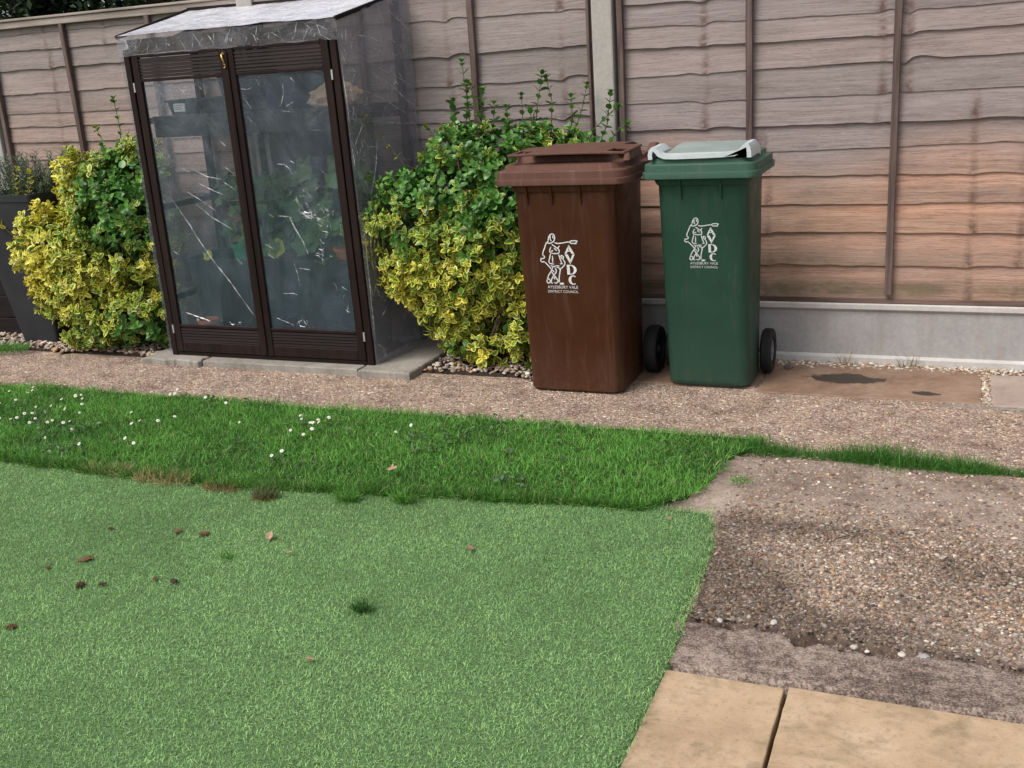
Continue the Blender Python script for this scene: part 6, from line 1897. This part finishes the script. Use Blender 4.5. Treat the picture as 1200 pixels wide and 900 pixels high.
tuft(-1.42, -2.035, 0.13, 200, 0.034, DA, DB, 'straw coloured dry grass at the turf edge, farthest left', 6, 'dry grass', 'dry grass along the turf edge', 0.30)
tuft(-1.14, -2.065, 0.13, 300, 0.040, DA, (0.50, 0.42, 0.20), 'straw coloured dry grass at the turf edge, second from left', 7, 'dry grass', 'dry grass along the turf edge', 0.32)
tuft(-0.86, -2.085, 0.08, 190, 0.026, (0.20, 0.10, 0.05), (0.36, 0.23, 0.12), 'reddish brown dead grass at the turf edge left of the browned tuft', 8, 'dry grass', 'dry grass along the turf edge', 0.28, None, 0.9)
tuft(-0.655, -2.118, 0.040, 150, 0.018, (0.20, 0.085, 0.04), (0.30, 0.15, 0.08), 'reddish dead thatch at the foot of the browned tuft', 9, 'dry grass', 'dry grass along the turf edge', 0.4, None, 1.0)
tuft(0.915, -1.590, 0.032, 90, 0.022, GA, GB, 'small green weed on the worn concrete near the grass corner', 10, 'weed', None)
tuft(-3.52, -0.60, 0.17, 900, 0.040, GA, GB, 'patch of green grass at the left edge in front of the planter', 11, 'grass patch', None, 0.45)
tuft(1.10, -0.085, 0.03, 26, 0.05, DA, DB, 'wisp of dry weed at the foot of the gravel board', 12, 'weed', None, 0.4)
tuft(1.38, -0.10, 0.04, 34, 0.055, (0.12, 0.12, 0.05), (0.3, 0.25, 0.12), 'dry yellowish weed at the back edge of the damp slab', 13, 'weed', None, 0.4)

def dead_leaf(x, y, z, s, mat, label, seed, curl=0.5, cat='dead leaf', group='dead leaves on the lawn', lobed=False):
    n, m_ = 9, 7
    V, F = [], []
    rs = random.Random(seed)
    for i in range(n):
        t = i / (n - 1)
        w = 0.36 * math.sin(math.pi * min(1, t * 0.96 + 0.03)) ** 0.7
        if lobed: w *= 1 + 0.55 * math.cos(t * 14)
        for j in range(m_):
            c = (j / (m_ - 1) - 0.5) * 2
            zz = curl * (c * c * w * 0.9 + 0.35 * (t - 0.5) ** 2) + 0.04 * mnoise.noise(Vector((t * 4, c * 2, seed)))
            V.append(((c * w) * s, (t - 0.5) * s, zz * s))
    for i in range(n - 1):
        for j in range(m_ - 1):
            a = i * m_ + j
            F.append((a, a + 1, a + m_ + 1, a + m_))
    mb = MB(); mb.add(V, F, 0, True)
    mb.tube([(0, -0.5 * s, 0.09 * curl * s), (0.02 * s, -0.72 * s, 0.10 * s)], [0.03 * s, 0.015 * s], 5)
    o = mb.build('dead_leaf', mat)
    sol = o.modifiers.new('thickness', 'SOLIDIFY'); sol.thickness = 0.0006
    o.location = (x, y, z); o.rotation_euler = (rs.gauss(0, 0.2), rs.gauss(0, 0.2), rs.uniform(0, 6.28))
    return tag(o, label, cat, group)
dead_leaf(-0.289, -1.832, 0.052, 0.040, 'pale_dead_leaf', 'pale brown curled leaf lying on the grass strip', 1, 0.5, lobed=True)
dead_leaf(-0.434, -2.392, 0.028, 0.034, 'pale_dead_leaf', 'small orange-brown leaf on the turf below the green tufts', 2)
dead_leaf(-0.392, -2.405, 0.026, 0.016, 'dead_leaf', 'tiny dark leaf scrap beside the orange-brown leaf', 3)
dead_leaf(-0.30, -2.48, 0.028, 0.020, 'pale_dead_leaf', 'tiny pale leaf scrap on the middle of the turf', 4)
dead_leaf(0.10, -2.99, 0.026, 0.026, 'pale_dead_leaf', 'faint reddish leaf scrap near the bottom of the turf', 5)
dead_leaf(0.760, -1.955, 0.030, 0.020, 'pale_dead_leaf', 'small tan scrap on the turf corner beside the concrete', 6)
dead_leaf(0.235, -2.307, 0.028, 0.026, 'dead_leaf', 'dark brown leaf scrap on the turf right of centre', 7)

def clod(x, y, s, mat, label, seed, flat=0.4, cat='clod'):
    bm = bmesh.new()
    bmesh.ops.create_icosphere(bm, subdivisions=4, radius=0.5)
    for v in bm.verts:
        p = v.co.copy()
        d = 1 + 0.5 * mnoise.noise(p * 4 + Vector((seed, 0, 0))) + 0.45 * mnoise.noise(p * 11 + Vector((seed, 3, 0)))
        v.co = Vector((p.x * s * 0.85 * d, p.y * s * 0.55 * d, max(-0.1 * s, p.z * s * flat * 0.6 * d)))
    me = bpy.data.meshes.new('clod')
    bm.to_mesh(me); bm.free()
    o = link('dry_clod', me, mat)
    o.location = (x, y, 0.022)
    o.rotation_euler = (0, 0, seed)
    return tag(o, label, cat, 'brown debris on the artificial turf')
clod(-0.817, -3.079, 0.030, 'red_brown_clod', 'round reddish brown clod at the left edge of the turf', 1, 0.8)
clod(-0.814, -2.824, 0.038, 'dark_clod', 'dark brown clod, darkest of the debris at the left', 2)
clod(-1.006, -2.758, 0.024, 'red_brown_clod', 'small reddish scrap left of the darkest clod', 3)
clod(-0.93, -2.68, 0.050, 'red_brown_clod', 'thin reddish brown thatch above the darkest clod', 4, 0.2)
clod(-0.615, -2.725, 0.022, 'red_brown_clod', 'small reddish crumb, left one of the pair in line', 5, 0.3)
clod(-0.545, -2.725, 0.030, 'dark_clod', 'brown crumb, right one of the pair in line', 6, 0.4)
clod(-0.674, -2.420, 0.034, 'red_brown_clod', 'brown crumb nearest the browned grass tuft', 7, 0.4)
clod(-0.775, -2.425, 0.034, 'red_brown_clod', 'faint reddish crumb beside the stray dry blade', 8, 0.15)
clod(-1.02, -2.47, 0.026, 'dark_clod', 'small brown crumb high on the left of the turf', 9, 0.3)
clod(-0.75, -2.80, 0.024, 'dark_clod', 'small greenish dark crumb just right of the darkest clod', 10, 0.3)
